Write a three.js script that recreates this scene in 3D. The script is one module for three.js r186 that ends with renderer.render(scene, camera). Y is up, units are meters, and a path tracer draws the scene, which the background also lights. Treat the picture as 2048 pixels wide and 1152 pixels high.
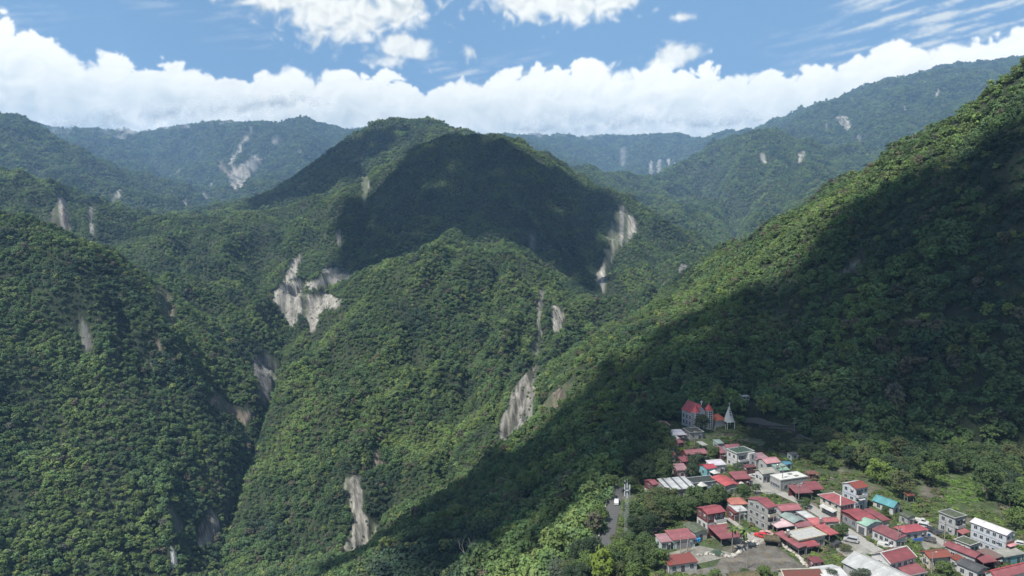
import * as THREE from 'three';
import { mergeGeometries } from 'three/addons/utils/BufferGeometryUtils.js';

// ---------------------------------------------------------------- camera, sun, exposure
const scene = new THREE.Scene();
const EYE = 105, PITCH = 5.5 * Math.PI / 180, FPX = 1462;      // eye height above the village, tilt, focal length in picture points
const camera = new THREE.PerspectiveCamera(2 * Math.atan(576 / FPX) * 180 / Math.PI, 16 / 9, 1, 30000);
camera.position.set(0, EYE, 0);
camera.rotation.set(-PITCH, 0, 0);
scene.add(camera);
const renderer = new THREE.WebGLRenderer({ antialias: true });
renderer.toneMapping = THREE.LinearToneMapping;
renderer.toneMappingExposure = 1.75;
renderer.shadowMap.enabled = true;
const SUN = new THREE.Vector3(-0.42, 0.84, 0.34).normalize();
const sun = new THREE.DirectionalLight(new THREE.Color(1.0, 0.955, 0.89), 5.0);
sun.name = 'sun';
sun.position.copy(SUN).multiplyScalar(3000);
sun.castShadow = true;
sun.shadow.radius = 1.5;
sun.shadow.mapSize.set(4096, 4096);
Object.assign(sun.shadow.camera, { left: -3500, right: 3500, top: 3500, bottom: -3500, near: 10, far: 9000 });
scene.add(sun, sun.target);
scene.fog = new THREE.FogExp2(new THREE.Color(0.36, 0.62, 1.0), 0.000062);

// ---------------------------------------------------------------- random numbers and noise
let seedState = 12345;
function seed(s) { seedState = s >>> 0; }
function rnd() { seedState = (seedState + 0x6D2B79F5) | 0; let t = Math.imul(seedState ^ (seedState >>> 15), 1 | seedState); t = (t + Math.imul(t ^ (t >>> 7), 61 | t)) ^ t; return ((t ^ (t >>> 14)) >>> 0) / 4294967296; }
const rr = (a, b) => a + (b - a) * rnd();
const clamp = (x, a, b) => x < a ? a : x > b ? b : x;
const mix = (a, b, t) => a + (b - a) * t;
const sstep = (a, b, x) => { const t = clamp((x - a) / (b - a), 0, 1); return t * t * (3 - 2 * t); };
const PERM = new Uint8Array(512), GX = new Float32Array(256), GY = new Float32Array(256);
seed(77);
{ const p = [...Array(256).keys()]; for (let i = 255; i > 0; i--) { const j = Math.floor(rnd() * (i + 1)); [p[i], p[j]] = [p[j], p[i]]; } for (let i = 0; i < 512; i++) PERM[i] = p[i & 255]; for (let i = 0; i < 256; i++) { GX[i] = Math.cos(i * 2.39996); GY[i] = Math.sin(i * 2.39996); } }
function noise(x, y) {
  const xi = Math.floor(x), yi = Math.floor(y), fx = x - xi, fy = y - yi, X = xi & 255, Y = yi & 255;
  const u = fx * fx * fx * (fx * (fx * 6 - 15) + 10), v = fy * fy * fy * (fy * (fy * 6 - 15) + 10);
  const a = PERM[PERM[X] + Y], b = PERM[PERM[X + 1] + Y], c = PERM[PERM[X] + Y + 1], d = PERM[PERM[X + 1] + Y + 1];
  const n0 = GX[a] * fx + GY[a] * fy, n1 = GX[b] * (fx - 1) + GY[b] * fy, n2 = GX[c] * fx + GY[c] * (fy - 1), n3 = GX[d] * (fx - 1) + GY[d] * (fy - 1);
  return (n0 + (n1 - n0) * u + (n2 - n0) * v + (n0 - n1 - n2 + n3) * u * v) * 1.5;
}
function fbm(x, y, oct, gain = 0.5) { let s = 0, a = 1; for (let i = 0; i < oct; i++) { s += a * noise(x, y); x = x * 2.03 + 17.3; y = y * 2.03 - 9.7; a *= gain; } return s; }
function ridged(x, y, oct) { let s = 0, a = 1; for (let i = 0; i < oct; i++) { s += a * (1 - 2 * Math.abs(noise(x, y))); x = x * 2.1 + 5.1; y = y * 2.1 + 31.7; a *= 0.45; } return s; }

// where a line of sight through a picture point meets the distance r (metres over ground from the viewpoint)
const CP = Math.cos(PITCH), SP = Math.sin(PITCH);
function ray(px, py) { const u = (px - 1024) / FPX, v = (576 - py) / FPX; return [u, -SP + v * CP, -CP - v * SP]; }
function at(px, py, r) { const [x, y, z] = ray(px, py), k = r / Math.hypot(x, z); return [x * k, EYE + y * k, z * k]; }
const farther = (r) => r <= 2100 ? r : 2100 + (r - 2100) * 1.9;     // the ranges behind the middle mountain lie well back
const azOf = (px, py = 450) => { const [x, , z] = ray(px, py); return Math.atan2(x, -z); };
const elOf = (px, py) => { const [x, y, z] = ray(px, py); return Math.atan2(y, Math.hypot(x, z)); };
// the point of the level ground y seen at a picture point
function onLevel(px, py, y = 0) { const [dx, dy, dz] = ray(px, py), k = (y - EYE) / dy; return [dx * k, dz * k]; }

// ---------------------------------------------------------------- sky: blue air, a bank of cumulus on the ranges, loose clouds above it, cirrus
const BLUE_LOW = [0.20, 0.385, 0.66], BLUE_HIGH = [0.09, 0.215, 0.49];
{
  const W = 4096, Hh = 2048, data = new Float32Array(W * Hh * 4), D = 180 / Math.PI;
  // top edge of the bank in the view, [picture x, picture y]; elsewhere it goes on in the same manner
  const TOP = [[-60, 30], [0, 40], [55, 58], [90, 88], [140, 102], [158, 118], [240, 122], [300, 128], [350, 118], [385, 128], [420, 150], [480, 152], [560, 134], [640, 143], [720, 142], [800, 152], [845, 182], [880, 166], [960, 160], [1035, 142], [1080, 128], [1135, 132], [1190, 110], [1225, 128], [1280, 128], [1315, 108], [1335, 130], [1400, 138], [1480, 146], [1560, 148], [1650, 128], [1750, 104], [1850, 88], [1950, 74], [2048, 62], [2110, 50]].map(([x, y]) => [azOf(x, y) * D, elOf(x, y) * D]);
  const a0 = TOP[0][0], a1 = TOP[TOP.length - 1][0];
  const topAt = (az) => {
    const away = 11.6 + 2.4 * noise(az * 0.06 + 3, 4.2) + 1.3 * noise(az * 0.17, 9.1);
    if (az <= a0 || az >= a1) { const e = az <= a0 ? TOP[0][1] : TOP[TOP.length - 1][1], gap = az <= a0 ? a0 - az : az - a1; return mix(e, away, sstep(0, 14, gap)); }
    let i = 0; while (TOP[i + 1][0] < az) i++;
    return mix(TOP[i][1], TOP[i + 1][1], sstep(TOP[i][0], TOP[i + 1][0], az));
  };
  const baseAt = (az) => 6.4 + 0.5 * noise(az * 0.08, 1.5);
  // loose clouds: [picture x, picture y, half width, half height in degrees, density]
  const LOOSE = [[560, -8, 3.4, 1.3, 1], [650, 22, 3.6, 2.0, 1], [720, 30, 2.8, 1.9, 1], [790, 18, 2.6, 1.7, 1], [690, -40, 6.5, 2.2, 1], [800, 95, 1.9, 1.0, 1], [840, 100, 1.3, 0.9, 0.9], [780, 122, 1.7, 0.7, 0.8], [740, 72, 1.6, 0.7, 0.7], [1060, 4, 3.4, 1.3, 1], [1150, 12, 3.0, 1.2, 1], [1225, 5, 1.9, 0.9, 0.9], [1110, -40, 5.0, 1.8, 1], [942, 108, 0.62, 0.55, 0.75], [1365, 34, 0.95, 0.34, 0.7], [1312, 18, 0.5, 0.3, 0.45], [1350, 108, 1.5, 0.9, 1], [1385, 104, 0.9, 0.7, 1], [1330, 125, 1.4, 0.6, 0.9]].map(([x, y, w, h, k]) => [azOf(x, y) * D, elOf(x, y) * D, w, h, k]);
  seed(4242);
  for (let k = 0; k < 80; k++) { const az = rr(46, 314), el = rr(16, 80), s = rr(1.6, 5.2) * (el > 35 ? 1.7 : 1); for (let m = 0; m < 3; m++) LOOSE.push([((az + rr(-1, 1) * s * 1.4 + 180) % 360) - 180, el + rr(-0.4, 0.4) * s, s * rr(0.6, 1.1), s * rr(0.35, 0.6), rr(0.7, 1)]); }  // unseen clouds around the view, extra ones added to whiten the ambient light
  for (let k = 0; k < 22; k++) { const az = rr(-46, 46), el = rr(25, 80), s = rr(2.5, 7); for (let m = 0; m < 3; m++) LOOSE.push([az + rr(-1, 1) * s * 1.4, el + rr(-0.4, 0.4) * s, s * rr(0.6, 1.1), s * rr(0.35, 0.6), rr(0.7, 1)]); }  // unseen clouds overhead, added for the same neutral ambient light
  const billow = (x, y) => { let s = 0, a = 1, t = 0; for (let i = 0; i < 5; i++) { s += a * (1 - Math.abs(noise(x, y)) * 1.9); t += a; x = x * 2.07 + 3.1; y = y * 2.07 + 7.7; a *= 0.52; } return s / t; };
  const bins = Array.from({ length: 180 * 72 }, () => []);
  for (const c of LOOSE) for (let b = Math.floor(c[1] - c[3] * 2); b <= c[1] + c[3] * 2; b++) if (b >= 0 && b < 90) { const w = Math.min(179, c[2] * 2 / Math.max(0.05, Math.cos(Math.min(89, b + 1) / D))) + 5; for (let k = 0; k < 72; k++) { let da = Math.abs(k * 5 - 177.5 - c[0]); if (da > 180) da = 360 - da; if (da <= w) bins[b * 72 + k].push(c); } }
  for (let row = 0; row < Hh; row++) {
    const el = ((row + 0.5) / Hh - 0.5) * 180, brow = el >= 0 ? Math.min(89, Math.floor(el)) * 72 : -1;
    const t = sstep(2, 60, el);
    for (let col = 0; col < W; col++) {
      const o = (row * W + col) * 4; let az = ((col + 0.5) / W - 0.5) * 360 + 90; if (az > 180) az -= 360;
      let r = mix(BLUE_LOW[0], BLUE_HIGH[0], t), g = mix(BLUE_LOW[1], BLUE_HIGH[1], t), b = mix(BLUE_LOW[2], BLUE_HIGH[2], t);
      const put = (a, v, cool) => { r = mix(r, v * (1 - cool * 0.14), a); g = mix(g, v * (1 - cool * 0.05), a); b = mix(b, v * 0.945, a); };
      if (el > 0) {
        // cirrus streaks, thicker to the right of the view
        const sx = az * 0.985 + el * 0.17, sy = el * 0.985 - az * 0.17;
        if (el < 60) {
          const patch = sstep(0.05, 0.75, fbm(az * 0.045 + 11.3, el * 0.09 + 2.1, 3) + 0.62 * Math.exp(-(((az - 31) / 10) ** 2 + ((el - 13.6) / 2.6) ** 2)) + 0.45 * Math.exp(-(((az + 14) / 5) ** 2 + ((el - 12.2) / 0.9) ** 2)));
          if (patch > 0.01) { const f = sstep(-0.25, 0.9, fbm(sx * 0.24, sy * 2.3, 5, 0.58) + 0.12 * noise(sx * 1.3, sy * 5)); put(patch * f * 0.8, 1.0, 0.2); }
        }
        // loose cumulus
        let d = 0;
        for (const c of bins[brow + Math.min(71, Math.floor((az + 180) / 5))]) { let da = az - c[0]; if (da > 180) da -= 360; else if (da < -180) da += 360; const x = da * Math.cos(el / D) / c[2], y = (el - c[1]) / c[3], q = x * x + y * y; if (q < 4) d = Math.max(d, c[4] * Math.exp(-q * 0.9)); }
        if (d > 0.03) {
          const wx = az + 0.5 * noise(az * 0.7, el * 0.7 + 3), wy = el + 0.5 * noise(az * 0.7 + 8, el * 0.7);
          const n1 = billow(wx * 0.5 + 5, wy * 0.58), n2 = fbm(wx * 1.2, wy * 1.35, 5, 0.55), f = d * 1.3 + (1 - n1) * 0.5 - 0.64 + n2 * 0.34 * (1.3 - d), a = sstep(-0.03, 0.72, f);
          if (a > 0) { const up = fbm((wx - 0.3) * 0.8, (wy + 0.4) * 0.9, 3), here = fbm(wx * 0.8, wy * 0.9, 3), lit = clamp(0.86 + (here - up) * 0.16 + 0.05 * n2 + sstep(0.2, 0.7, f) * 0.05, 0.6, 0.98); put(a * 0.96, lit * 1.22, clamp((0.9 - lit) * 3.4, 0, 1)); }
        }
        // the bank
        if (el < 22) {
          const wx = az + 0.45 * noise(az * 0.6, el * 0.6 + 13), wy = el + 0.45 * noise(az * 0.6 + 8, el * 0.6);
          const top = topAt(az), n1 = billow(wx * 0.34, wy * 0.40 + 30), n2 = billow(wx * 1.05 + 9, wy * 1.15), n3 = fbm(wx * 2.6, wy * 2.8, 4, 0.55);
          const edge = top - el + (0.5 - n1) * 1.5 + (0.5 - n2) * 0.32 + n3 * 0.08, soft = 0.2 + 0.7 * sstep(-0.1, 0.6, noise(az * 0.16 + 5, 2)), a = sstep(-0.02, soft, edge);
          if (a > 0) {
            const here = fbm(wx * 0.5, wy * 0.62, 4, 0.5), up = fbm(wx * 0.5 - 0.14, wy * 0.62 + 0.26, 4, 0.5), up2 = billow(wx * 1.05 + 9 - 0.12, wy * 1.15 + 0.2);
            const depth = sstep(0.2, 5.5, top - el), low = sstep(4.6, 0.2, el - baseAt(az));
            let v = 1.0 + (here - up) * 0.15 * (0.3 + depth) + (n2 - up2) * 0.05 - 0.075 * depth * sstep(-0.35, 0.5, fbm(wx * 0.13, wy * 0.3 + 8, 3)) - 0.25 * low * (0.8 + 0.4 * here);
            v = clamp(v, 0.55, 1.02); put(a, v * 1.34, clamp((0.95 - v) * 3.0, 0, 1));
          }
        }
      }
      data[o] = r * 0.615; data[o + 1] = g * 0.605; data[o + 2] = b * 0.575; data[o + 3] = 1;
    }
  }
  const sky = new THREE.DataTexture(data, W, Hh, THREE.RGBAFormat, THREE.FloatType);
  sky.mapping = THREE.EquirectangularReflectionMapping; sky.magFilter = THREE.LinearFilter; sky.needsUpdate = true;
  scene.background = sky; scene.environment = sky;
}

// ---------------------------------------------------------------- the shape of the land
// Ridges, spurs and valley floors as lines of [picture x, picture y, distance]; a fourth entry marks a point whose second number is its height over the eye instead.
const V = (px, h, r) => [px, h, r, 1];
const LINES = [
  // right hillside: crest of the spur, its foot behind the village, slope lines
  [[2700, -250, 520], [2400, -80, 540], [2200, -5, 560], [2048, 96, 575], [1960, 168, 590], [1850, 256, 610], [1700, 348, 630], [1600, 420, 640], [1500, 486, 645], [1440, 530, 645], [1380, 574, 640], [1300, 618, 630], [1230, 652, 615], [1150, 716, 590], [1090, 815, 560], [1050, 890, 530], [1000, 938, 490], [930, 992, 455], [850, 1040, 420], [760, 1110, 385], [690, 1165, 350], [560, 1260, 300], [300, 1400, 250]],
  [V(1285, -101, 372), V(1400, -100, 392), V(1500, -96, 398), V(1600, -97, 372), V(1750, -98, 335), V(1900, -100, 318), V(2048, -100, 306), V(2300, -100, 290), V(2700, -100, 250)],
  [[2048, 520, 430], [1900, 560, 445], [1750, 600, 450], [1600, 660, 462], [1480, 705, 470]],
  // terrace edge under the road and the slope below it
  [V(1262, -104, 330), V(1222, -106, 296), V(1200, -107, 258), V(1175, -107, 225), V(1150, -107, 190), V(1100, -107, 150)],
  [V(1180, -128, 400), V(1110, -140, 350), V(1060, -138, 290), V(1000, -136, 240), V(930, -134, 190), V(800, -134, 150)],
  // river
  [V(-500, -335, 500), V(-100, -326, 545), V(150, -320, 585), V(340, -306, 625), V(480, -300, 640), V(690, -290, 622), V(800, -272, 640), V(900, -250, 665), V(985, -230, 690), V(1040, -208, 740), V(1090, -178, 830), V(1180, -168, 890), V(1280, -152, 1050), V(1380, -122, 1400), V(1460, -112, 2010), V(1480, -60, 2700), V(1400, 60, 3400)],
  // cliff above the river bend
  [[1010, 872, 735], [1040, 815, 765], [1070, 745, 800], [1085, 705, 850]],
  // left stream
  [V(340, -306, 625), V(400, -306, 680), V(450, -288, 760), V(490, -262, 850), V(528, -244, 950), V(558, -220, 1080), V(585, -192, 1220), V(540, -150, 1330), V(440, -132, 1420), V(330, -118, 1520), V(200, -108, 1600), V(0, -95, 1680), V(-300, -80, 1800)],
  [V(585, -178, 1220), V(640, -150, 1330), V(720, -118, 1390), V(820, -86, 1430), V(950, -62, 1430), V(1050, -84, 1480), V(1130, -120, 1440), V(1200, -143, 1340), V(1250, -150, 1200), V(1290, -152, 1080)],
  // left hill
  [[-600, 380, 980], [-250, 420, 1010], [0, 446, 1000], [120, 466, 985], [205, 484, 965], [258, 532, 950], [300, 585, 940], [345, 648, 925], [385, 730, 895], [430, 812, 850], [448, 880, 800]],
  [[-200, 1152, 610], [0, 1150, 612], [120, 1150, 615], [240, 1130, 622]],
  [[0, 800, 765], [140, 790, 775], [260, 830, 760], [330, 940, 715], [345, 1050, 660]],
  [[205, 484, 965], [250, 640, 880], [270, 760, 800]],
  // front spur in the middle: crest, the spine that comes down towards us, side ribs
  [[690, 632, 1130], [712, 598, 1150], [742, 568, 1160], [785, 535, 1180], [830, 508, 1190], [880, 494, 1200], [945, 483, 1205], [1000, 510, 1190], [1080, 570, 1150], [1140, 612, 1120], [1185, 645, 1080], [1220, 690, 1030]],
  [[945, 483, 1205], [880, 560, 1090], [800, 640, 1000], [765, 700, 935], [740, 790, 850], [690, 880, 775], [640, 980, 720], [600, 1070, 675], [560, 1130, 650]],
  [[1000, 510, 1190], [985, 620, 1060], [960, 700, 960], [930, 790, 860], [905, 880, 775], [890, 960, 705]],
  [[860, 640, 1010], [850, 760, 880], [820, 880, 775], [790, 980, 710], [720, 1090, 650]],
  [[1080, 570, 1150], [1060, 650, 1000], [1010, 770, 850], [985, 850, 755]],
  [[765, 700, 935], [660, 760, 930], [590, 800, 900], [545, 830, 860]],
  // the big mountain: crest, spurs, left shoulder
  [[1450, 516, 1850], [1400, 478, 1900], [1330, 430, 1960], [1260, 387, 2000], [1200, 363, 2020], [1130, 328, 2040], [1060, 288, 2050], [1000, 266, 2060], [955, 259, 2060], [880, 272, 2080], [800, 307, 2080], [730, 347, 2060], [660, 397, 2000], [580, 432, 1950], [480, 442, 1900], [400, 447, 1880], [330, 452, 1860], [250, 472, 1820], [180, 500, 1780]],
  [[955, 259, 2060], [952, 320, 1930], [950, 380, 1800], [948, 440, 1640], [948, 478, 1500]],
  [[1130, 328, 2040], [1110, 400, 1840], [1120, 480, 1640], [1140, 560, 1480]],
  [[1260, 393, 2000], [1290, 450, 1840], [1310, 520, 1660], [1320, 590, 1480]],
  [[1190, 420, 1900], [1175, 500, 1650], [1195, 575, 1430]],
  [[730, 347, 2060], [740, 420, 1880], [720, 490, 1680], [690, 545, 1520], [640, 600, 1370]],
  [[830, 400, 1880], [800, 470, 1680], [770, 520, 1540]],
  [[580, 432, 1950], [560, 490, 1720], [520, 560, 1520], [500, 620, 1380]],
  [[640, 480, 1760], [620, 540, 1560], [590, 600, 1390]],
  [[400, 447, 1880], [370, 500, 1690], [360, 560, 1530]],
  [V(1080, 90, 2420), V(1160, 40, 2450), V(1250, -20, 2400), V(1330, -70, 2250), V(1400, -95, 2120), V(1460, -110, 2010)],
  // the lit summit behind it
  [[955, 262, 2500], [930, 255, 2560], [870, 232, 2620], [800, 228, 2640], [760, 231, 2640], [700, 256, 2640], [640, 306, 2620], [560, 366, 2580], [500, 401, 2530], [430, 430, 2470], [370, 446, 2420], [300, 462, 2350]],
  [V(950, 180, 2260), V(800, 140, 2340), V(700, 60, 2300), V(600, 0, 2250), V(480, -20, 2150), V(330, -20, 2050)],
  // left middle ridge
  [[-500, 200, 2350], [-200, 270, 2330], [0, 331, 2300], [80, 356, 2280], [150, 386, 2250], [230, 421, 2200], [300, 441, 2140], [350, 452, 2080]],
  [[0, 331, 2300], [40, 400, 2000], [60, 450, 1800]],
  [[150, 386, 2250], [150, 430, 2020], [160, 470, 1850]],
  // far left mountain and the massif in the cloud
  [[-700, 140, 3900], [-300, 190, 3750], [-100, 206, 3700], [0, 215, 3700], [55, 221, 3690], [85, 240, 3670], [108, 262, 3650], [140, 283, 3600], [250, 340, 3480], [330, 404, 3330], [385, 438, 3180]],
  [V(-300, 60, 2950), V(0, 50, 2850), V(200, 20, 2800), V(360, 0, 2750), V(460, 20, 3000), V(560, 60, 3150)],
  [V(900, 260, 3500), V(700, 160, 3500), V(560, 90, 3500), V(430, 70, 3600), V(300, 150, 4100), V(150, 300, 4400), V(-200, 400, 4500)],
  [[-600, 160, 5700], [-200, 210, 5700], [130, 262, 5700], [250, 258, 5700], [350, 246, 5650], [470, 236, 5600], [560, 233, 5560], [612, 225, 5500], [650, 238, 5500], [695, 252, 5500], [780, 262, 5500], [920, 262, 5500], [1060, 276, 5700]],
  [[612, 225, 5500], [560, 290, 4900], [520, 340, 4500], [470, 385, 4100]],
  [[470, 236, 5600], [430, 300, 4850], [400, 360, 4350]],
  [[300, 254, 5680], [300, 320, 5000], [340, 372, 4550]],
  [[690, 250, 5500], [640, 320, 4700], [590, 380, 4000]],
  // right far ridges
  [[1265, 380, 3900], [1310, 362, 3900], [1350, 338, 3850], [1410, 297, 3750], [1460, 268, 3680], [1500, 255, 3640], [1535, 252, 3600], [1580, 266, 3500], [1630, 300, 3350], [1700, 350, 3150], [1800, 400, 2950]],
  [[1500, 255, 3640], [1470, 330, 3200], [1440, 400, 2850], [1430, 470, 2450], [1440, 520, 2150]],
  [[1580, 266, 3500], [1590, 340, 3050], [1580, 400, 2700], [1540, 460, 2350]],
  [[1540, 330, 3150], [1510, 400, 2750], [1490, 450, 2450]],
  [V(1600, 330, 4000), V(1700, 300, 3700), V(1850, 280, 3500)],
  [[1440, 300, 5000], [1500, 282, 4950], [1560, 260, 4850], [1600, 237, 4800], [1640, 210, 4750], [1690, 193, 4700], [1740, 190, 4650], [1790, 171, 4600], [1850, 158, 4560], [1900, 163, 4520], [1950, 151, 4500], [2010, 151, 4450], [2120, 110, 4300], [2400, 40, 4200], [2700, 0, 4200]],
  [[1690, 193, 4700], [1700, 260, 4200], [1720, 310, 3850]],
  [[1850, 158, 4560], [1840, 230, 4000], [1850, 280, 3700]],
  [[1000, 280, 6400], [1060, 276, 6400], [1150, 272, 6400], [1250, 265, 6300], [1330, 260, 6250], [1380, 268, 6200], [1440, 276, 6150], [1520, 262, 6100], [1620, 220, 6000], [1800, 150, 5900], [2300, 80, 5800]],
  [[1330, 260, 6250], [1320, 310, 5500], [1310, 350, 4900], [1290, 375, 4500]],
  [[1250, 265, 6300], [1235, 320, 5500], [1240, 365, 4900]],
  [V(1200, 330, 5400), V(1280, 130, 4300), V(1330, 90, 3900)],
  // beyond
  [V(-800, 300, 7700), V(200, 350, 7700), V(1024, 350, 7700), V(1800, 400, 7700), V(2800, 300, 7700)],
];
const NT = 960, NR = 980, T0 = -52 * Math.PI / 180, T1 = 52 * Math.PI / 180, L0 = Math.log(140), L1 = Math.log(13200);
const DT = (T1 - T0) / (NT - 1), DL = (L1 - L0) / (NR - 1);
let H = new Float32Array(NT * NR);
const CREST = new Float32Array(NT * NR);   // near the drawn ridges and valley floors, where the land keeps its line
// outline of the level ground under the village, in metres
const VILLAGE = [[1262, 905], [1236, 945], [1215, 1030], [1192, 1095], [1170, 1250], [1120, 1480], [2500, 1480], [2500, 935], [2200, 925], [2048, 922], [1900, 912], [1760, 905], [1640, 880], [1560, 868], [1470, 848], [1400, 842], [1320, 850], [1285, 872]].map(([x, y]) => onLevel(x, y));
function inside(poly, x, z) { let c = false; for (let i = 0, j = poly.length - 1; i < poly.length; j = i++) { const [xi, zi] = poly[i], [xj, zj] = poly[j]; if (zi > z !== zj > z && x < (xj - xi) * (z - zi) / (zj - zi) + xi) c = !c; } return c; }
const polar = (x, z) => [Math.atan2(x, -z), Math.log(Math.hypot(x, z))];
// how the village ground lies: nearly level, rising a little to the back
function villageLevel(x, z) { const r = Math.hypot(x, z); return 0.9 * sstep(270, 380, r); }
{
  const fixed = new Map();
  for (const line of LINES) {
    const pts = line.map(([px, b, r0, flag]) => { const r = farther(r0); return flag ? [azOf(px), Math.log(r), EYE + b * r / r0] : [azOf(px, b), Math.log(r), at(px, b, r)[1] - (r > 3000 ? 9 : r > 700 ? 7 : 6)]; });
    for (let i = 0; i + 1 < pts.length; i++) {
      const [a, b] = [pts[i], pts[i + 1]], n = Math.ceil(2 * Math.max(Math.abs(b[0] - a[0]) / DT, Math.abs(b[1] - a[1]) / DL)) + 1;
      for (let k = 0; k <= n; k++) {
        const t = k / n, c = Math.round((mix(a[0], b[0], t) - T0) / DT), q = Math.round((mix(a[1], b[1], t) - L0) / DL);
        if (c < 0 || q < 0 || c >= NT || q >= NR) continue;
        fixed.set(q * NT + c, mix(a[2], b[2], t)); CREST[q * NT + c] = 1;
      }
    }
  }
  for (let q = 0; q < NR; q++) for (let c = 0; c < NT; c++) {
    const r = Math.exp(L0 + q * DL); if (r > 450) break;
    const th = T0 + c * DT, x = Math.sin(th) * r, z = -Math.cos(th) * r;
    if (inside(VILLAGE, x, z)) fixed.set(q * NT + c, villageLevel(x, z));
  }
  // membrane through the lines, solved from coarse to fine
  let prev = null, pw = 0, ph = 0;
  for (let lev = 5; lev >= 0; lev--) {
    const w = Math.ceil(NT / (1 << lev)), h = Math.ceil(NR / (1 << lev)), f = new Float32Array(w * h), m = new Float32Array(w * h), u = new Float32Array(w * h);
    for (const [k, y] of fixed) { const c = Math.min(w - 1, (k % NT) >> lev), q = Math.min(h - 1, Math.floor(k / NT) >> lev); f[q * w + c] += y; m[q * w + c]++; }
    for (let q = 0; q < h; q++) for (let c = 0; c < w; c++) {
      const i = q * w + c;
      if (m[i]) u[i] = f[i] / m[i];
      else if (prev) {
        const x = clamp((c - 0.5) / 2, 0, pw - 1.001), y = clamp((q - 0.5) / 2, 0, ph - 1.001), x0 = Math.floor(x), y0 = Math.floor(y), fx = x - x0, fy = y - y0;
        u[i] = mix(mix(prev[y0 * pw + x0], prev[y0 * pw + x0 + 1], fx), mix(prev[(y0 + 1) * pw + x0], prev[(y0 + 1) * pw + x0 + 1], fx), fy);
      } else u[i] = 0;
    }
    const its = lev === 5 ? 800 : lev > 2 ? 300 : lev > 0 ? 90 : 30;
    for (let it = 0; it < its; it++) for (let q = 0; q < h; q++) for (let c = 0; c < w; c++) {
      const i = q * w + c; if (m[i]) continue;
      const l = c ? u[i - 1] : u[i + 1], r = c < w - 1 ? u[i + 1] : u[i - 1], t = q ? u[i - w] : u[i + w], b = q < h - 1 ? u[i + w] : u[i - w];
      u[i] += 1.6 * ((l + r + t + b) / 4 - u[i]);
    }
    prev = u; pw = w; ph = h;
  }
  H = prev;
}
function blurH(a, n) { const b = new Float32Array(NT * NR); for (let k = 0; k < n; k++) { for (let q = 0; q < NR; q++) for (let c = 0; c < NT; c++) { const i = q * NT + c, c0 = c ? i - 1 : i, c1 = c < NT - 1 ? i + 1 : i, q0 = q ? i - NT : i, q1 = q < NR - 1 ? i + NT : i; b[i] = a[i] * 0.36 + (a[c0] + a[c1] + a[q0] + a[q1]) * 0.16; } a.set(b); } return a; }
const FLAT = new Float32Array(NT * NR);   // 1 on the village ground
for (let q = 0; q < NR; q++) { const r = Math.exp(L0 + q * DL); if (r > 450) break; for (let c = 0; c < NT; c++) { const th = T0 + c * DT; if (inside(VILLAGE, Math.sin(th) * r, -Math.cos(th) * r)) FLAT[q * NT + c] = 1; } }
blurH(FLAT, 10); blurH(CREST, 34);
blurH(H, 9);
// spurs and gullies
for (let q = 0; q < NR; q++) for (let c = 0; c < NT; c++) {
  const i = q * NT + c, r = Math.exp(L0 + q * DL), th = T0 + c * DT, x = Math.sin(th) * r, z = -Math.cos(th) * r;
  const wx = x + 60 * noise(x * 0.004, z * 0.004), wz = z + 60 * noise(x * 0.004 + 40, z * 0.004);
  const k = (1 - FLAT[i]) * sstep(200, 480, r) * (1 - clamp(CREST[i] * 6.5, 0, 0.85)), far = sstep(1900, 6000, r);
  H[i] += k * ((ridged(wx / 240, wz / 240, 3) - 0.66) * mix(mix(7, 36, sstep(560, 1000, r)), 46, far) + far * (ridged(wx / 1250 + 7, wz / 1250, 2) - 0.58) * 95 + (ridged(wx / 92 + 3, wz / 92, 2) - 0.58) * 10 * sstep(560, 1000, r) + fbm(x / 40, z / 40, 3) * mix(2.2, 4.5, sstep(500, 1000, r)));
}
// running water cuts the gullies deeper
{
  const acc = new Float32Array(NT * NR), to = new Int32Array(NT * NR), order = new Uint32Array(NT * NR);
  for (let pass = 0; pass < 3; pass++) {
    const keys = new Float32Array(NT * NR); for (let i = 0; i < NT * NR; i++) { order[i] = i; keys[i] = -H[i]; }
    // bucket sort by height
    const NB = 20000, lo = -400, hi = 2600, cnt = new Uint32Array(NB + 1);
    const bk = (h) => NB - 1 - clamp(Math.floor((h - lo) / (hi - lo) * NB), 0, NB - 1);
    for (let i = 0; i < NT * NR; i++) cnt[bk(H[i]) + 1]++;
    for (let b = 0; b < NB; b++) cnt[b + 1] += cnt[b];
    for (let i = 0; i < NT * NR; i++) order[cnt[bk(H[i])]++] = i;
    for (let q = 0; q < NR; q++) { const r = Math.exp(L0 + q * DL), a = r * DT * r * DL; for (let c = 0; c < NT; c++) acc[q * NT + c] = a; }
    for (let k = 0; k < NT * NR; k++) {
      const i = order[k], q = Math.floor(i / NT), c = i % NT; let best = 0, j = -1;
      for (let dq = -1; dq <= 1; dq++) for (let dc = -1; dc <= 1; dc++) {
        if (!dq && !dc) continue; const qq = q + dq, cc = c + dc; if (qq < 0 || cc < 0 || qq >= NR || cc >= NT) continue;
        const d = (H[i] - H[qq * NT + cc]) / Math.hypot(dq * DL, dc * DT); if (d > best) { best = d; j = qq * NT + cc; }
      }
      to[i] = j; if (j >= 0) acc[j] += acc[i];
    }
    const cut = new Float32Array(NT * NR);
    for (let i = 0; i < NT * NR; i++) { const r = Math.exp(L0 + Math.floor(i / NT) * DL); cut[i] = (1 - FLAT[i]) * Math.min(Math.pow(acc[i] / 400, 0.42), 9) * mix(1.6, 5.5, sstep(700, 7000, r)); }
    blurH(cut, 4 + 2 * pass);
    for (let i = 0; i < NT * NR; i++) H[i] -= cut[i];
    blurH(H, 1);
  }
}
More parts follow.
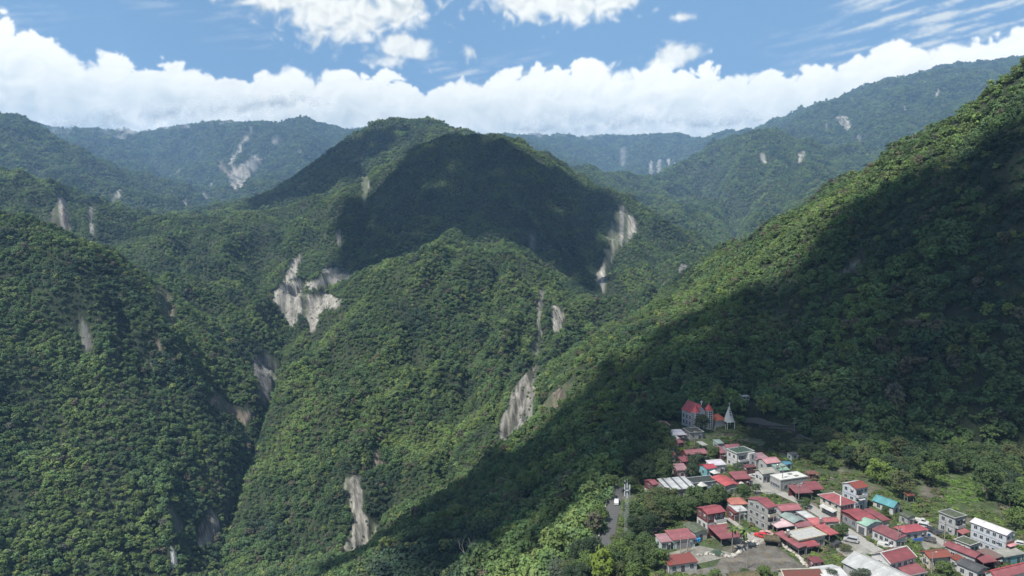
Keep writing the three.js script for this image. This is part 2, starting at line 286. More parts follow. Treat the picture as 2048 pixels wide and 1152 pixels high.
function groundY(x, z) {
  const [th, l] = polar(x, z), c = clamp((th - T0) / DT, 0, NT - 1.001), q = clamp((l - L0) / DL, 0, NR - 1.001), c0 = Math.floor(c), q0 = Math.floor(q), fx = c - c0, fy = q - q0, i = q0 * NT + c0;
  return mix(mix(H[i], H[i + 1], fx), mix(H[i + NT], H[i + NT + 1], fx), fy);
}
function flatAt(x, z) { const [th, l] = polar(x, z), c = Math.round(clamp((th - T0) / DT, 0, NT - 1)), q = Math.round(clamp((l - L0) / DL, 0, NR - 1)); return FLAT[q * NT + c]; }
// first meeting of a line of sight with the land, from the distance r0 on
function onLand(px, py, r0 = 150) { let r = r0, p = at(px, py, r); while (r < 13000) { p = at(px, py, r); if (p[1] < groundY(p[0], p[2])) { let a = r / 1.004, b = r; for (let k = 0; k < 14; k++) { const m = (a + b) / 2; p = at(px, py, m); if (p[1] < groundY(p[0], p[2])) b = m; else a = m; } return [p[0], p[2], b]; } r *= 1.004; } return null; }

// ---------------------------------------------------------------- bare rock, slides and stream beds
// [outline in picture points, nearest distance, farthest distance, kind]; kinds: p pale slide, g grey cliff, b brown earth, w white water
const SCARS = [
  [[[583, 520], [602, 514], [594, 545], [578, 562], [606, 560], [640, 558], [684, 560], [650, 572], [604, 574], [590, 584], [640, 588], [682, 597], [672, 612], [640, 628], [634, 660], [622, 668], [614, 640], [600, 622], [588, 652], [572, 640], [558, 622], [545, 604], [556, 578], [572, 560]], 1000, 2300, 'p'],
  [[[640, 540], [690, 538], [700, 560], [660, 556]], 1000, 2300, 'g'],
  [[[672, 470], [680, 455], [686, 492], [676, 490]], 1200, 2300, 'g'],
  [[[1245, 410], [1262, 424], [1275, 455], [1262, 476], [1240, 492], [1226, 520], [1211, 546], [1214, 578], [1206, 588], [1188, 560], [1200, 540], [1212, 505], [1213, 470], [1224, 450], [1232, 425]], 1200, 2300, 'p'],
  [[[1360, 526], [1374, 532], [1368, 562], [1358, 552]], 1100, 2300, 'g'],
  [[[1322, 570], [1330, 560], [1332, 598], [1324, 598]], 1100, 2300, 'p'],
  [[[1392, 545], [1402, 540], [1398, 560]], 1100, 2300, 'p'],
  [[[720, 350], [733, 342], [738, 368], [731, 412], [724, 410], [727, 380]], 1500, 2300, 'p'],
  [[[1058, 470], [1072, 465], [1072, 492], [1062, 500]], 1200, 2300, 'g'],
  [[[1003, 842], [1014, 800], [1034, 765], [1055, 738], [1073, 726], [1079, 745], [1071, 790], [1066, 832], [1050, 874], [1014, 888], [1000, 874]], 600, 930, 'c'],
  [[[1088, 792], [1124, 764], [1144, 764], [1140, 797], [1102, 822], [1084, 816]], 565, 950, 'b'],
  [[[1102, 610], [1118, 614], [1127, 630], [1125, 656], [1108, 668], [1100, 640]], 800, 1300, 'p'],
  [[[1079, 578], [1089, 580], [1086, 606], [1082, 640], [1085, 672], [1076, 676], [1074, 630], [1077, 600]], 800, 1300, 'p'],
  [[[1062, 690], [1078, 680], [1082, 705], [1068, 720]], 700, 1100, 'g'],
  [[[684, 954], [722, 952], [727, 985], [724, 1020], [738, 1040], [760, 1058], [738, 1096], [716, 1120], [692, 1112], [690, 1080], [704, 1050], [700, 1010], [686, 980]], 520, 900, 's'],
  [[[744, 905], [764, 898], [770, 922], [750, 938]], 520, 950, 'b'],
  [[[333, 1098], [354, 1098], [357, 1126], [340, 1134]], 500, 900, 'w'],
  [[[331, 1008], [345, 1012], [368, 1050], [364, 1070], [344, 1052]], 500, 900, 'g'],
  [[[418, 1018], [438, 1040], [432, 1078], [400, 1098], [393, 1075]], 500, 900, 'c'],
  [[[405, 794], [440, 794], [470, 815], [498, 824], [496, 842], [465, 836], [430, 815]], 600, 1200, 'b'],
  [[[504, 714], [530, 703], [556, 730], [551, 776], [530, 804], [514, 792], [520, 760], [508, 740]], 700, 1300, 'g'],
  [[[300, 558], [326, 564], [347, 610], [352, 652], [330, 640], [310, 600]], 700, 1100, 'm'],
  [[[154, 634], [170, 648], [187, 690], [180, 706], [160, 686]], 600, 1100, 'g'],
  [[[308, 668], [327, 690], [316, 702]], 600, 1100, 'b'],
  [[[290, 712], [306, 722], [300, 740]], 600, 1100, 'b'],
  [[[115, 398], [131, 400], [136, 430], [145, 456], [125, 470], [98, 462], [108, 430]], 1500, 2600, 'b'],
  [[[118, 405], [126, 405], [124, 430], [132, 458], [124, 462], [118, 432]], 1500, 2600, 'p'],
  [[[48, 428], [66, 442], [62, 458]], 1500, 2600, 'g'], [[[174, 408], [183, 412], [186, 466], [180, 466], [180, 430]], 1500, 2600, 'g'],
  [[[464, 376], [460, 350], [470, 334], [490, 326], [515, 310], [527, 318], [515, 336], [500, 352], [484, 370], [470, 378]], 3000, 6500, 'p'],
  [[[508, 256], [514, 258], [484, 292], [468, 320], [462, 338], [457, 334], [464, 316], [478, 288]], 3400, 6500, 'p'],
  [[[434, 316], [441, 322], [460, 345], [464, 360], [450, 347], [438, 332]], 3000, 6500, 'b'],
  [[[540, 276], [562, 278], [552, 290]], 3400, 6500, 'g'],
  [[[223, 398], [244, 376], [240, 392], [228, 402]], 2600, 6000, 'p'], [[[366, 404], [375, 394], [373, 411]], 2600, 6000, 'p'], [[[400, 384], [406, 384], [418, 398], [410, 398]], 2600, 6000, 'p'],
  [[[353, 340], [362, 338], [358, 350]], 2600, 6000, 'p'], [[[418, 362], [426, 368], [422, 380]], 2600, 6000, 'p'], [[[395, 300], [402, 304], [400, 312]], 2600, 6500, 'g'], [[[595, 302], [604, 298], [602, 308]], 2600, 6500, 'p'],
  [[[1674, 231], [1690, 232], [1703, 245], [1700, 263], [1688, 256], [1680, 245]], 3300, 6500, 'p'], [[[1712, 268], [1720, 270], [1722, 290]], 3300, 6500, 'p'], [[[1806, 215], [1814, 212], [1811, 232]], 3300, 6500, 'p'], [[[1871, 186], [1879, 182], [1875, 199]], 3300, 6500, 'p'],
  [[[1650, 245], [1655, 245], [1652, 265]], 3300, 6500, 'g'],
  [[[1519, 309], [1531, 311], [1534, 334], [1524, 326]], 2000, 4500, 'p'], [[[1599, 305], [1613, 299], [1606, 322], [1596, 324]], 2000, 4500, 'p'],
  [[[1298, 330], [1305, 322], [1306, 360], [1300, 364]], 3800, 6800, 'p'], [[[1314, 322], [1322, 318], [1320, 350], [1315, 352]], 3800, 6800, 'p'], [[[1333, 318], [1341, 318], [1338, 338]], 3800, 6800, 'p'], [[[1250, 350], [1266, 344], [1272, 368], [1256, 374]], 3800, 6800, 'p'], [[[1345, 330], [1352, 322], [1350, 340]], 3800, 6800, 'p'], [[[1240, 300], [1250, 290], [1252, 330], [1244, 334]], 3800, 6800, 'g'],
  [[[1700, 520], [1722, 517], [1724, 534], [1702, 540]], 380, 640, 'g'], [[[1672, 540], [1700, 536], [1712, 541], [1690, 546]], 380, 640, 'g'],
];
const ROCKC = { p: [0.31, 0.298, 0.268], g: [0.155, 0.155, 0.15], b: [0.165, 0.142, 0.112], w: [0.5, 0.52, 0.52], c: [0.25, 0.238, 0.22], s: [0.25, 0.24, 0.215], m: [0.13, 0.125, 0.08] };
const ROCK = new Float32Array(NT * NR), KIND = new Uint8Array(NT * NR), SEEN = new Float32Array(NT * NR);   // SEEN: tangent of the skyline in front of each point
for (let c = 0; c < NT; c++) { let m = -9; for (let q = 0; q < NR; q++) { const i = q * NT + c, r = Math.exp(L0 + q * DL); SEEN[i] = m; m = Math.max(m, (H[i] - EYE) / r); } }
const toPicture = (x, y, z) => { const dy = y - EYE, f = -z * CP - dy * SP, v = dy * CP - z * SP; return [1024 + FPX * x / f, 576 - FPX * v / f]; };
SCARS.forEach(([poly, near0, near1, kind], n) => {
  const r0 = farther(near0), r1 = farther(near1);
  let x0 = 1e9, x1 = -1e9; for (const [x] of poly) { x0 = Math.min(x0, x); x1 = Math.max(x1, x); }
  const q0 = Math.max(0, Math.floor((Math.log(r0) - L0) / DL)), q1 = Math.min(NR - 1, Math.ceil((Math.log(r1) - L0) / DL)), c0 = Math.max(0, Math.floor((azOf(x0 - 20) - T0) / DT)), c1 = Math.min(NT - 1, Math.ceil((azOf(x1 + 20) - T0) / DT));
  for (let q = q0; q <= q1; q++) for (let c = c0; c <= c1; c++) {
    const i = q * NT + c, r = Math.exp(L0 + q * DL), th = T0 + c * DT, x = Math.sin(th) * r, z = -Math.cos(th) * r;
    if ((H[i] - EYE) / r < SEEN[i] - 0.012) continue;
    const [px, py] = toPicture(x, H[i] + 1, z), j = clamp((x1 - x0) * 0.16, 2, 7);
    if (inside(poly, px + j * fbm(x / 22 + n, z / 22, 3), py + j * fbm(x / 22, z / 22 + 50 + n, 3))) { ROCK[i] = 1; KIND[i] = n + 1; }
  }
});
const SOFT = Float32Array.from(ROCK); blurH(SOFT, 2);
for (let q = 0; q < NR; q++) for (let c = 0; c < NT; c++) {
  const i = q * NT + c; if (SOFT[i] < 0.02) continue;
  const r = Math.exp(L0 + q * DL), th = T0 + c * DT, x = Math.sin(th) * r, z = -Math.cos(th) * r, s = clamp(r / 900, 0.7, 3.5);
  H[i] += SOFT[i] * (ridged(x / (19 * s), z / (19 * s), 3) * 3.0 * s + ridged(x / (7 * s), (z + H[i]) / (7 * s), 2) * 0.9 * s - 2.6 * s);
}
for (let c = 0; c < NT; c++) { let m = -9; for (let q = 0; q < NR; q++) { const i = q * NT + c, r = Math.exp(L0 + q * DL); SEEN[i] = m; m = Math.max(m, (H[i] - EYE) / r); } }

// ---------------------------------------------------------------- textures shared by many surfaces
function makeTexture(n, fn, srgb = true) {
  const d = new Uint8Array(n * n * 4);
  for (let y = 0; y < n; y++) for (let x = 0; x < n; x++) { const v = fn(x / n, y / n, x, y), o = (y * n + x) * 4; for (let k = 0; k < 3; k++) d[o + k] = clamp(Math.round((Array.isArray(v) ? v[k] : v) * 255), 0, 255); d[o + 3] = 255; }
  const t = new THREE.DataTexture(d, n, n); t.wrapS = t.wrapT = THREE.RepeatWrapping; t.magFilter = THREE.LinearFilter; t.minFilter = THREE.LinearMipmapLinearFilter; t.generateMipmaps = true; if (srgb) t.colorSpace = THREE.SRGBColorSpace; t.needsUpdate = true; return t;
}
// noise that repeats without a seam
function loopNoise(u, v, f, oct, gain = 0.55) { const a = (x, y) => fbm(x * f, y * f, oct, gain), s = sstep(0, 1, u), t = sstep(0, 1, v); return mix(mix(a(u, v), a(u - 1, v), s), mix(a(u, v - 1), a(u - 1, v - 1), s), t); }
const GROUND_TEX = makeTexture(512, (u, v) => { const n = loopNoise(u, v, 6, 6, 0.62), m = loopNoise(u + 0.31, v + 0.77, 40, 3); const k = clamp(0.80 + 0.2 * n + 0.13 * m, 0.4, 1); return [k, k * 0.995, k * 0.98]; });
const GRAIN_TEX = makeTexture(256, (u, v) => clamp(0.5 + 0.4 * loopNoise(u, v, 12, 5, 0.65), 0, 1), false);

// ---------------------------------------------------------------- the land as one sheet
{
  const pos = new Float32Array(NT * NR * 3), col = new Float32Array(NT * NR * 3), uv = new Float32Array(NT * NR * 2), idx = new Uint32Array((NT - 1) * (NR - 1) * 6); let k = 0;
  for (let q = 0; q < NR; q++) for (let c = 0; c < NT; c++) {
    const i = q * NT + c, r = Math.exp(L0 + q * DL), th = T0 + c * DT, x = Math.sin(th) * r, z = -Math.cos(th) * r;
    pos[i * 3] = x; pos[i * 3 + 1] = H[i]; pos[i * 3 + 2] = z;
    const us = Math.min(40, Math.max(6, r * 0.03)); uv[i * 2] = (x + H[i] * 0.35) / 26; uv[i * 2 + 1] = (z + H[i] * 0.8) / 26;
    const n = fbm(x / 35, z / 35, 4);
    let R = 0.030 + 0.010 * n, G = 0.045 + 0.012 * n, B = 0.018 + 0.006 * n;
    if (FLAT[i] > 0.3) { const grass = sstep(-0.6, 0.1, fbm(x / 14 + 3, z / 14, 4)), dry = sstep(0.1, 0.7, fbm(x / 9, z / 9 + 20, 3)); R = mix(mix(0.14, 0.056, grass), 0.14, dry * 0.35); G = mix(mix(0.128, 0.088, grass), 0.125, dry * 0.6); B = mix(mix(0.104, 0.026, grass), 0.085, dry * 0.6); }
    if (SOFT[i] > 0.05 && KIND[i]) {
      const kc = SCARS[KIND[i] - 1][3], base = ROCKC[kc], s = clamp(r / 900, 0.6, 3.5), streak = fbm(x / (7 * s) + H[i] * 0.01, H[i] / (30 * s), 4); let m = clamp(1 + 0.45 * streak + 0.25 * fbm(x / (3 * s), (z + H[i]) / (3 * s), 3), 0.4, 1.5); const green = (kc === 'c' ? 0.3 : 1) * sstep(0.1, 0.45, fbm(x / (16 * s) + 8, z / (16 * s), 3)) * (kc === 'w' ? 0 : kc === 'm' ? 0.9 : 0.8);
      if (kc === 'c') { const wet = sstep(-0.05, 0.35, fbm(x / 6 + 3, H[i] / 26, 3)); m *= 1 - 0.72 * wet; }
      R = mix(base[0] * m, 0.06, green); G = mix(base[1] * m, 0.085, green); B = mix(base[2] * m, 0.03, green);
    }
    col[i * 3] = R; col[i * 3 + 1] = G; col[i * 3 + 2] = B;
  }
  for (let q = 0; q < NR - 1; q++) for (let c = 0; c < NT - 1; c++) { const i = q * NT + c; idx[k++] = i; idx[k++] = i + 1; idx[k++] = i + NT; idx[k++] = i + 1; idx[k++] = i + NT + 1; idx[k++] = i + NT; }
  const g = new THREE.BufferGeometry();
  g.setAttribute('position', new THREE.BufferAttribute(pos, 3)); g.setAttribute('color', new THREE.BufferAttribute(col, 3)); g.setAttribute('uv', new THREE.BufferAttribute(uv, 2)); g.setIndex(new THREE.BufferAttribute(idx, 1)); g.computeVertexNormals();
  const land = new THREE.Mesh(g, new THREE.MeshStandardMaterial({ vertexColors: true, map: GROUND_TEX, bumpMap: GRAIN_TEX, bumpScale: 0.6, roughness: 1 }));
  land.name = 'mountain_terrain'; land.userData.kind = 'structure'; land.userData.label = 'steep forested mountain valley with pale rock slides and a village terrace'; land.castShadow = land.receiveShadow = true; scene.add(land);
}

// ---------------------------------------------------------------- helpers for things
const used = new Map();
const numbered = (name) => { const n = used.get(name) ?? 0; used.set(name, n + 1); return n ? name + '_' + String(n).padStart(3, '0') : name; };
function lit(o) { o.traverse((m) => { if (m.isMesh) { m.castShadow = true; m.receiveShadow = true; } }); return o; }
function thing(name, label, category, [x, y, z], turn = 0, group) {
  const o = new THREE.Group(); o.name = numbered(name); o.position.set(x, y, z); o.rotation.y = turn; o.userData = { label, category }; if (group) o.userData.group = group; scene.add(o); return o;
}
function part(parent, name, geometry, material, label) { const m = new THREE.Mesh(geometry, material); m.name = name; if (label) m.userData.label = label; m.castShadow = m.receiveShadow = true; parent.add(m); return m; }
const lin = (r, g, b) => new THREE.Color().setRGB(r, g, b);

// ---------------------------------------------------------------- tree shapes
// a crown of many small leaf sprays gathered in clumps; unit crown: about 1 wide, base at y = 0
function crownGeometry(sd, o) {
  seed(sd);
  const { clumps, sprays, size, tall = 0.85, spread = 0.5, flat = 1, open = 0, gap = 0.3 } = o, P = [], N = [], I = [];
  const lobes = [];
  for (let k = 0; k < clumps; k++) {
    const t = (k + 0.5) / clumps, a = k * 2.39996 + rr(-0.5, 0.5), hgt = mix(0.28, 0.98, Math.pow(rnd(), 0.8)), wide = spread * Math.sqrt(Math.max(0.04, 1 - Math.pow((hgt - 0.42) / 0.62, 2))) * rr(0.45, 1);
    lobes.push([Math.cos(a) * wide * 0.82, hgt * tall * 0.86, Math.sin(a) * wide * 0.82, rr(0.12, 0.21) * (1 + 0.35 * (1 - t)) * Math.sqrt(14 / clumps) ** 0.6]);
  }
  lobes.push([0, tall * 0.5, 0, 0.27]);
  const a = new THREE.Vector3(), n = new THREE.Vector3(), u = new THREE.Vector3(), v = new THREE.Vector3();
  for (const [lx, ly, lz, lr] of lobes) for (let k = 0; k < sprays; k++) {
    const ct = rr(-0.45, 1), ph = rr(0, Math.PI * 2), st = Math.sqrt(1 - ct * ct); a.set(st * Math.cos(ph), ct, st * Math.sin(ph));
    const rad = lr * rr(0.78 - open, 1.08);
    const x = lx + a.x * rad, y = ly + a.y * rad * 0.82 * flat, z = lz + a.z * rad;
    n.set(a.x + rr(-0.7, 0.7), a.y + 0.35 + rr(-0.5, 0.6), a.z + rr(-0.7, 0.7)).normalize();
    u.set(rr(-1, 1), rr(-1, 1), rr(-1, 1)).cross(n).normalize(); v.crossVectors(n, u);
    const s = size * rr(0.6, 1.35), s2 = s * rr(0.5, 0.9), b = P.length / 3, droop = s * 0.3;
    const out = new THREE.Vector3(x * 1.3, (y - tall * 0.35) * 1.5, z * 1.3).normalize();
    // a bent spray: four corners and a raised middle
    for (const [p, q, d] of [[-1, -0.2, 1], [0.15, -1, 1], [1, 0.2, 1], [-0.2, 1, 1]]) { P.push(x + u.x * p * s + v.x * q * s2 - n.x * droop * d, y + u.y * p * s + v.y * q * s2 - n.y * droop * d, z + u.z * p * s + v.z * q * s2 - n.z * droop * d); }
    for (let m = 0; m < 4; m++) { const w = new THREE.Vector3().copy(n).multiplyScalar(0.9).addScaledVector(a, 0.25).addScaledVector(out, 0.15).normalize(); N.push(w.x, w.y, w.z); }
    I.push(b, b + 1, b + 2, b, b + 2, b + 3);
  }
  const g = new THREE.BufferGeometry(); g.setAttribute('position', new THREE.Float32BufferAttribute(P, 3)); g.setAttribute('normal', new THREE.Float32BufferAttribute(N, 3)); g.setIndex(I); return g;
}
function trunkGeometry(sd, h, r, limbs) {
  seed(sd); const gs = [], tube = (pts, r0, r1) => {
    const P = [], I = [], sides = 6; pts.forEach((p, k) => { const w = mix(r0, r1, k / (pts.length - 1)); for (let s = 0; s < sides; s++) { const a = s / sides * Math.PI * 2; P.push(p.x + Math.cos(a) * w, p.y, p.z + Math.sin(a) * w); } });
    for (let k = 0; k + 1 < pts.length; k++) for (let s = 0; s < sides; s++) { const a = k * sides + s, b = k * sides + (s + 1) % sides; I.push(a, a + sides, b, b, a + sides, b + sides); }
    const g = new THREE.BufferGeometry(); g.setAttribute('position', new THREE.Float32BufferAttribute(P, 3)); g.setIndex(I); g.computeVertexNormals(); gs.push(g);
  };
  const v = (x, y, z) => new THREE.Vector3(x, y, z), bx = rr(-0.03, 0.03), bz = rr(-0.03, 0.03);
  tube([v(0, -0.1, 0), v(bx, h * 0.35, bz), v(bx * 2, h * 0.7, bz), v(bx, h, bz * 2)], r, r * 0.45);
  for (let k = 0; k < limbs; k++) { const a = k * 2.4 + rr(-0.4, 0.4), y = h * rr(0.4, 0.85), l = rr(0.22, 0.38); tube([v(bx, y, bz), v(Math.cos(a) * l * 0.5, y + l * 0.45, Math.sin(a) * l * 0.5), v(Math.cos(a) * l, y + l * 0.8, Math.sin(a) * l)], r * 0.5, r * 0.15); }
  return mergeGeometries(gs);
}
const leafMaterial = (c) => new THREE.MeshPhysicalMaterial({ color: c, roughness: 0.85, specularIntensity: 0.25, transmission: 0.32, thickness: 0, side: THREE.DoubleSide });
const BARK = new THREE.MeshStandardMaterial({ color: lin(0.10, 0.085, 0.068), roughness: 0.95 });
const FAR_SHAPES = [
  crownGeometry(11, { clumps: 12, sprays: 24, size: 0.072 }), crownGeometry(12, { clumps: 15, sprays: 20, size: 0.068, tall: 1.0, spread: 0.44 }),
  crownGeometry(13, { clumps: 10, sprays: 28, size: 0.075, tall: 0.72, spread: 0.56 }), crownGeometry(14, { clumps: 17, sprays: 18, size: 0.066, tall: 1.15, spread: 0.40 }),
  crownGeometry(15, { clumps: 13, sprays: 22, size: 0.070, tall: 0.9, spread: 0.52, open: 0.2 }),
];
const NEAR_SHAPES = [
  crownGeometry(21, { clumps: 26, sprays: 62, size: 0.036 }), crownGeometry(22, { clumps: 30, sprays: 55, size: 0.034, tall: 1.0, spread: 0.45 }),
  crownGeometry(23, { clumps: 22, sprays: 70, size: 0.038, tall: 0.72, spread: 0.56 }), crownGeometry(24, { clumps: 34, sprays: 50, size: 0.033, tall: 1.1, spread: 0.42 }),
  crownGeometry(25, { clumps: 24, sprays: 60, size: 0.034, tall: 0.9, spread: 0.52, open: 0.25 }), crownGeometry(26, { clumps: 16, sprays: 90, size: 0.030, tall: 0.62, spread: 0.58 }),
];
const TRUNKS = [trunkGeometry(31, 0.62, 0.026, 5), trunkGeometry(32, 0.7, 0.022, 6), trunkGeometry(33, 0.5, 0.03, 5)];

// ---------------------------------------------------------------- forest
// colour of one tree: kinds mixed in stands, with single trees that differ
function treeColour(x, z, out) {
  const stand = fbm(x / 105, z / 105 + 7, 3), fine = fbm(x / 34 + 9, z / 34, 2), pick = rnd();
  let R = 0.088, G = 0.142, B = 0.054;
  const warm = sstep(-0.1, 0.75, stand + fine * 0.5);
  R = mix(R, 0.142, warm); G = mix(G, 0.206, warm); B = mix(B, 0.066, warm);
  const deep = sstep(0.1, 0.8, -stand + fine * 0.4); R = mix(R, 0.046, deep); G = mix(G, 0.080, deep); B = mix(B, 0.044, deep);
  if (pick < 0.05) { R = 0.145; G = 0.19; B = 0.06; } else if (pick < 0.11) { R = 0.11; G = 0.108; B = 0.07; } else if (pick < 0.20) { R *= 0.6; G *= 0.62; B *= 0.75; }
  const v = rr(0.75, 1.28) * 1.06; out.setRGB(R * v * rr(0.92, 1.1), G * v, B * v * rr(0.85, 1.15)); return out;
}
// glades on the slope
const CLEAR = [[1489, 800, 330, 5], [1490, 808, 330, 6], [1500, 842, 330, 5], [1540, 850, 330, 6], [1575, 862, 330, 7], [1605, 875, 330, 6]].map(([px, py, r, m]) => { const h = onLand(px, py, r); return [h[0], h[1], m]; });
const candidates = [];
{
  seed(991);
  let r = 150;
  const pic = [];
  while (r < 12600) {
    const s = r < 480 ? 4.8 : r < 900 ? 4.0 : r < 2200 ? mix(4.1, 6.2, (r - 900) / 1300) : mix(7.6, 34, (r - 2200) / 10400);
    for (let th = azOf(-90); th < azOf(2138); th += s / r) {
      const t = th + rr(-0.5, 0.5) * s / r, d = r + rr(-0.5, 0.5) * s, x = Math.sin(t) * d, z = -Math.cos(t) * d;
      const c = clamp(Math.round((t - T0) / DT), 1, NT - 2), q = clamp(Math.round((Math.log(d) - L0) / DL), 1, NR - 2), i = q * NT + c;
      if (FLAT[i] > 0.45) continue;
      if (SOFT[i] > 0.12 && rnd() > 0.05 + 0.45 * sstep(0.25, 0.6, fbm(x / 16, z / 16 + 4, 2))) continue;
      const y = groundY(x, z), big = r < 480 ? rr(4.6, 11.5) : r < 900 ? rr(3.2, 9.2) : r < 2200 ? rr(4.0, 9.6) : rr(8.5, 15) * mix(1, 3.1, (r - 2200) / 10400);
      let size = big * clamp(0.92 + 0.55 * noise(x / 48, z / 48 + 3), 0.55, 1.45); if (SOFT[i] > 0.12) size *= 0.4;
      if ((y + size * 1.5 - EYE) / d < SEEN[i] - 0.004) continue;
      if (CLEAR.some(([cx, cz, m]) => Math.hypot(x - cx, z - cz) < m)) continue;
      const top = toPicture(x, y + size * 0.9, z), low = toPicture(x, y, z); if (low[1] < -60 || top[1] > 1290) continue;
      if (y + size < EYE - d * 0.62) continue;
      candidates.push([x, y, z, size, d]);
    }
    r += s * 0.86;
  }
}
// the nearest ones are trees of their own; the rest is forest
candidates.sort((a, b) => a[4] - b[4]);
const NEAR_COUNT = 75;
const nearTrees = candidates.slice(0, NEAR_COUNT), restTrees = candidates.slice(NEAR_COUNT);
{
  seed(515);
  const forest = new THREE.Group(); forest.name = 'forest'; forest.userData = { kind: 'stuff', label: 'dense subtropical forest covering the valley slopes and mountains', category: 'forest' }; scene.add(forest);
  const material = leafMaterial(lin(1, 1, 1)), buckets = FAR_SHAPES.map(() => []), colour = new THREE.Color();
  for (const t of restTrees) buckets[Math.floor(rnd() * FAR_SHAPES.length)].push(t);
  const M = new THREE.Matrix4(), Q = new THREE.Quaternion(), E = new THREE.Euler(), S = new THREE.Vector3(), P = new THREE.Vector3();
  buckets.forEach((list, k) => {
    const mesh = new THREE.InstancedMesh(FAR_SHAPES[k], material, list.length); mesh.name = 'tree_crowns'; mesh.userData = { kind: 'stuff' }; mesh.castShadow = mesh.receiveShadow = true;
    list.forEach(([x, y, z, size], j) => {
      E.set(rr(-0.14, 0.14), rr(0, 6.283), rr(-0.14, 0.14)); Q.setFromEuler(E); const w = size * rr(0.9, 1.15); S.set(w, size * rr(0.75, 1.15), w); P.set(x, y - size * 0.04, z);
      mesh.setMatrixAt(j, M.compose(P, Q, S)); mesh.setColorAt(j, treeColour(x, z, colour));
    });
    forest.add(mesh);
  });
}

// ---------------------------------------------------------------- clouds overhead, out of the picture, whose shadows lie on the hills
{
  // [outline of the shadow on the land in picture points, nearest distance, height of the cloud, label]
  const SHADED = [
    [[[2080, 185], [1975, 255], [1870, 345], [1780, 412], [1690, 478], [1620, 528], [1560, 566], [1460, 612], [1370, 660], [1300, 702], [1240, 750], [1190, 780], [1130, 840], [1060, 895], [990, 930], [900, 985], [800, 1040], [715, 1110], [690, 1160], [860, 1160], [950, 1122], [1020, 1088], [1105, 1045], [1188, 996], [1240, 938], [1300, 925], [1360, 908], [1440, 895], [1520, 885], [1620, 890], [1700, 882], [1800, 872], [1900, 880], [2080, 868]], 160, 1500, 'broad white cumulus cloud high above the right hillside'],
    [[[735, 352], [830, 300], [900, 272], [960, 262], [1060, 290], [1150, 338], [1200, 368], [1226, 404], [1214, 450], [1188, 500], [1196, 556], [1216, 590], [1180, 600], [1140, 560], [1060, 506], [980, 470], [930, 474], [860, 486], [800, 510], [740, 548], [700, 560], [690, 520], [664, 480], [690, 420]], 1350, 1700, 'heavy cumulus cloud high above the middle mountain'],
    [[[620, 330], [700, 266], [760, 238], [800, 240], [826, 256], [740, 316], [660, 372], [560, 416], [480, 424], [540, 384]], 2150, 2300, 'small cumulus cloud above the rear summit'],
  ];
  const white = new THREE.MeshStandardMaterial({ color: lin(0.85, 0.86, 0.88), roughness: 1 });
  const puff = new THREE.IcosahedronGeometry(1, 3); { const p = puff.attributes.position, v = new THREE.Vector3(); for (let i = 0; i < p.count; i++) { v.fromBufferAttribute(p, i); const k = 1 + 0.22 * fbm(v.x * 1.6 + v.z, v.y * 1.6 + v.z * 0.7, 4); v.multiplyScalar(k); p.setXYZ(i, v.x, v.y * 0.7, v.z); } puff.computeVertexNormals(); }
  seed(808);
  for (const [poly, r0, alt, label] of SHADED) {
    const raw = poly.map(([px, py]) => { const h = onLand(px, py, farther(r0)); if (!h || h[2] > (r0 < 200 ? 800 : farther(r0) * 1.6)) return null; const y = groundY(h[0], h[1]), k = (alt - y) / SUN.y; return [h[0] + SUN.x * k, h[1] + SUN.z * k]; }).filter(Boolean);
    let x0 = 1e9, x1 = -1e9, z0 = 1e9, z1 = -1e9; for (const [x, z] of raw) { x0 = Math.min(x0, x); x1 = Math.max(x1, x); z0 = Math.min(z0, z); z1 = Math.max(z1, z); }
    const area = Math.abs(raw.reduce((s, [x, z], i) => { const [u, v] = raw[(i + 1) % raw.length]; return s + x * v - u * z; }, 0) / 2), step = clamp(Math.sqrt(area / 420), 14, 90), gs = [], M = new THREE.Matrix4();
    for (let z = z0; z <= z1; z += step) for (let x = x0; x <= x1; x += step) {
      const X = x + rr(-0.3, 0.3) * step, Z = z + rr(-0.3, 0.3) * step; const jit = Math.min(3.6 * step, 52); if (rnd() < 0.14) continue; if (!inside(raw, X + jit * fbm(X / (step * 7), Z / (step * 7), 4), Z + jit * fbm(X / (step * 7) + 9, Z / (step * 7), 4))) continue;
      const s = step * rr(0.72, 1.0), g = puff.clone(); g.applyMatrix4(M.makeRotationY(rr(0, 6.28)).scale(new THREE.Vector3(s, s, s)).setPosition(X - (x0 + x1) / 2, rr(0, 0.8) * step, Z - (z0 + z1) / 2)); gs.push(g);
    }
    if (!gs.length) continue;
    const m = new THREE.Mesh(mergeGeometries(gs), white); m.name = numbered('cloud'); m.position.set((x0 + x1) / 2, alt, (z0 + z1) / 2); m.userData = { label, category: 'cloud', group: 'cumulus clouds over the valley' }; m.castShadow = m.receiveShadow = true; scene.add(m);
  }
}
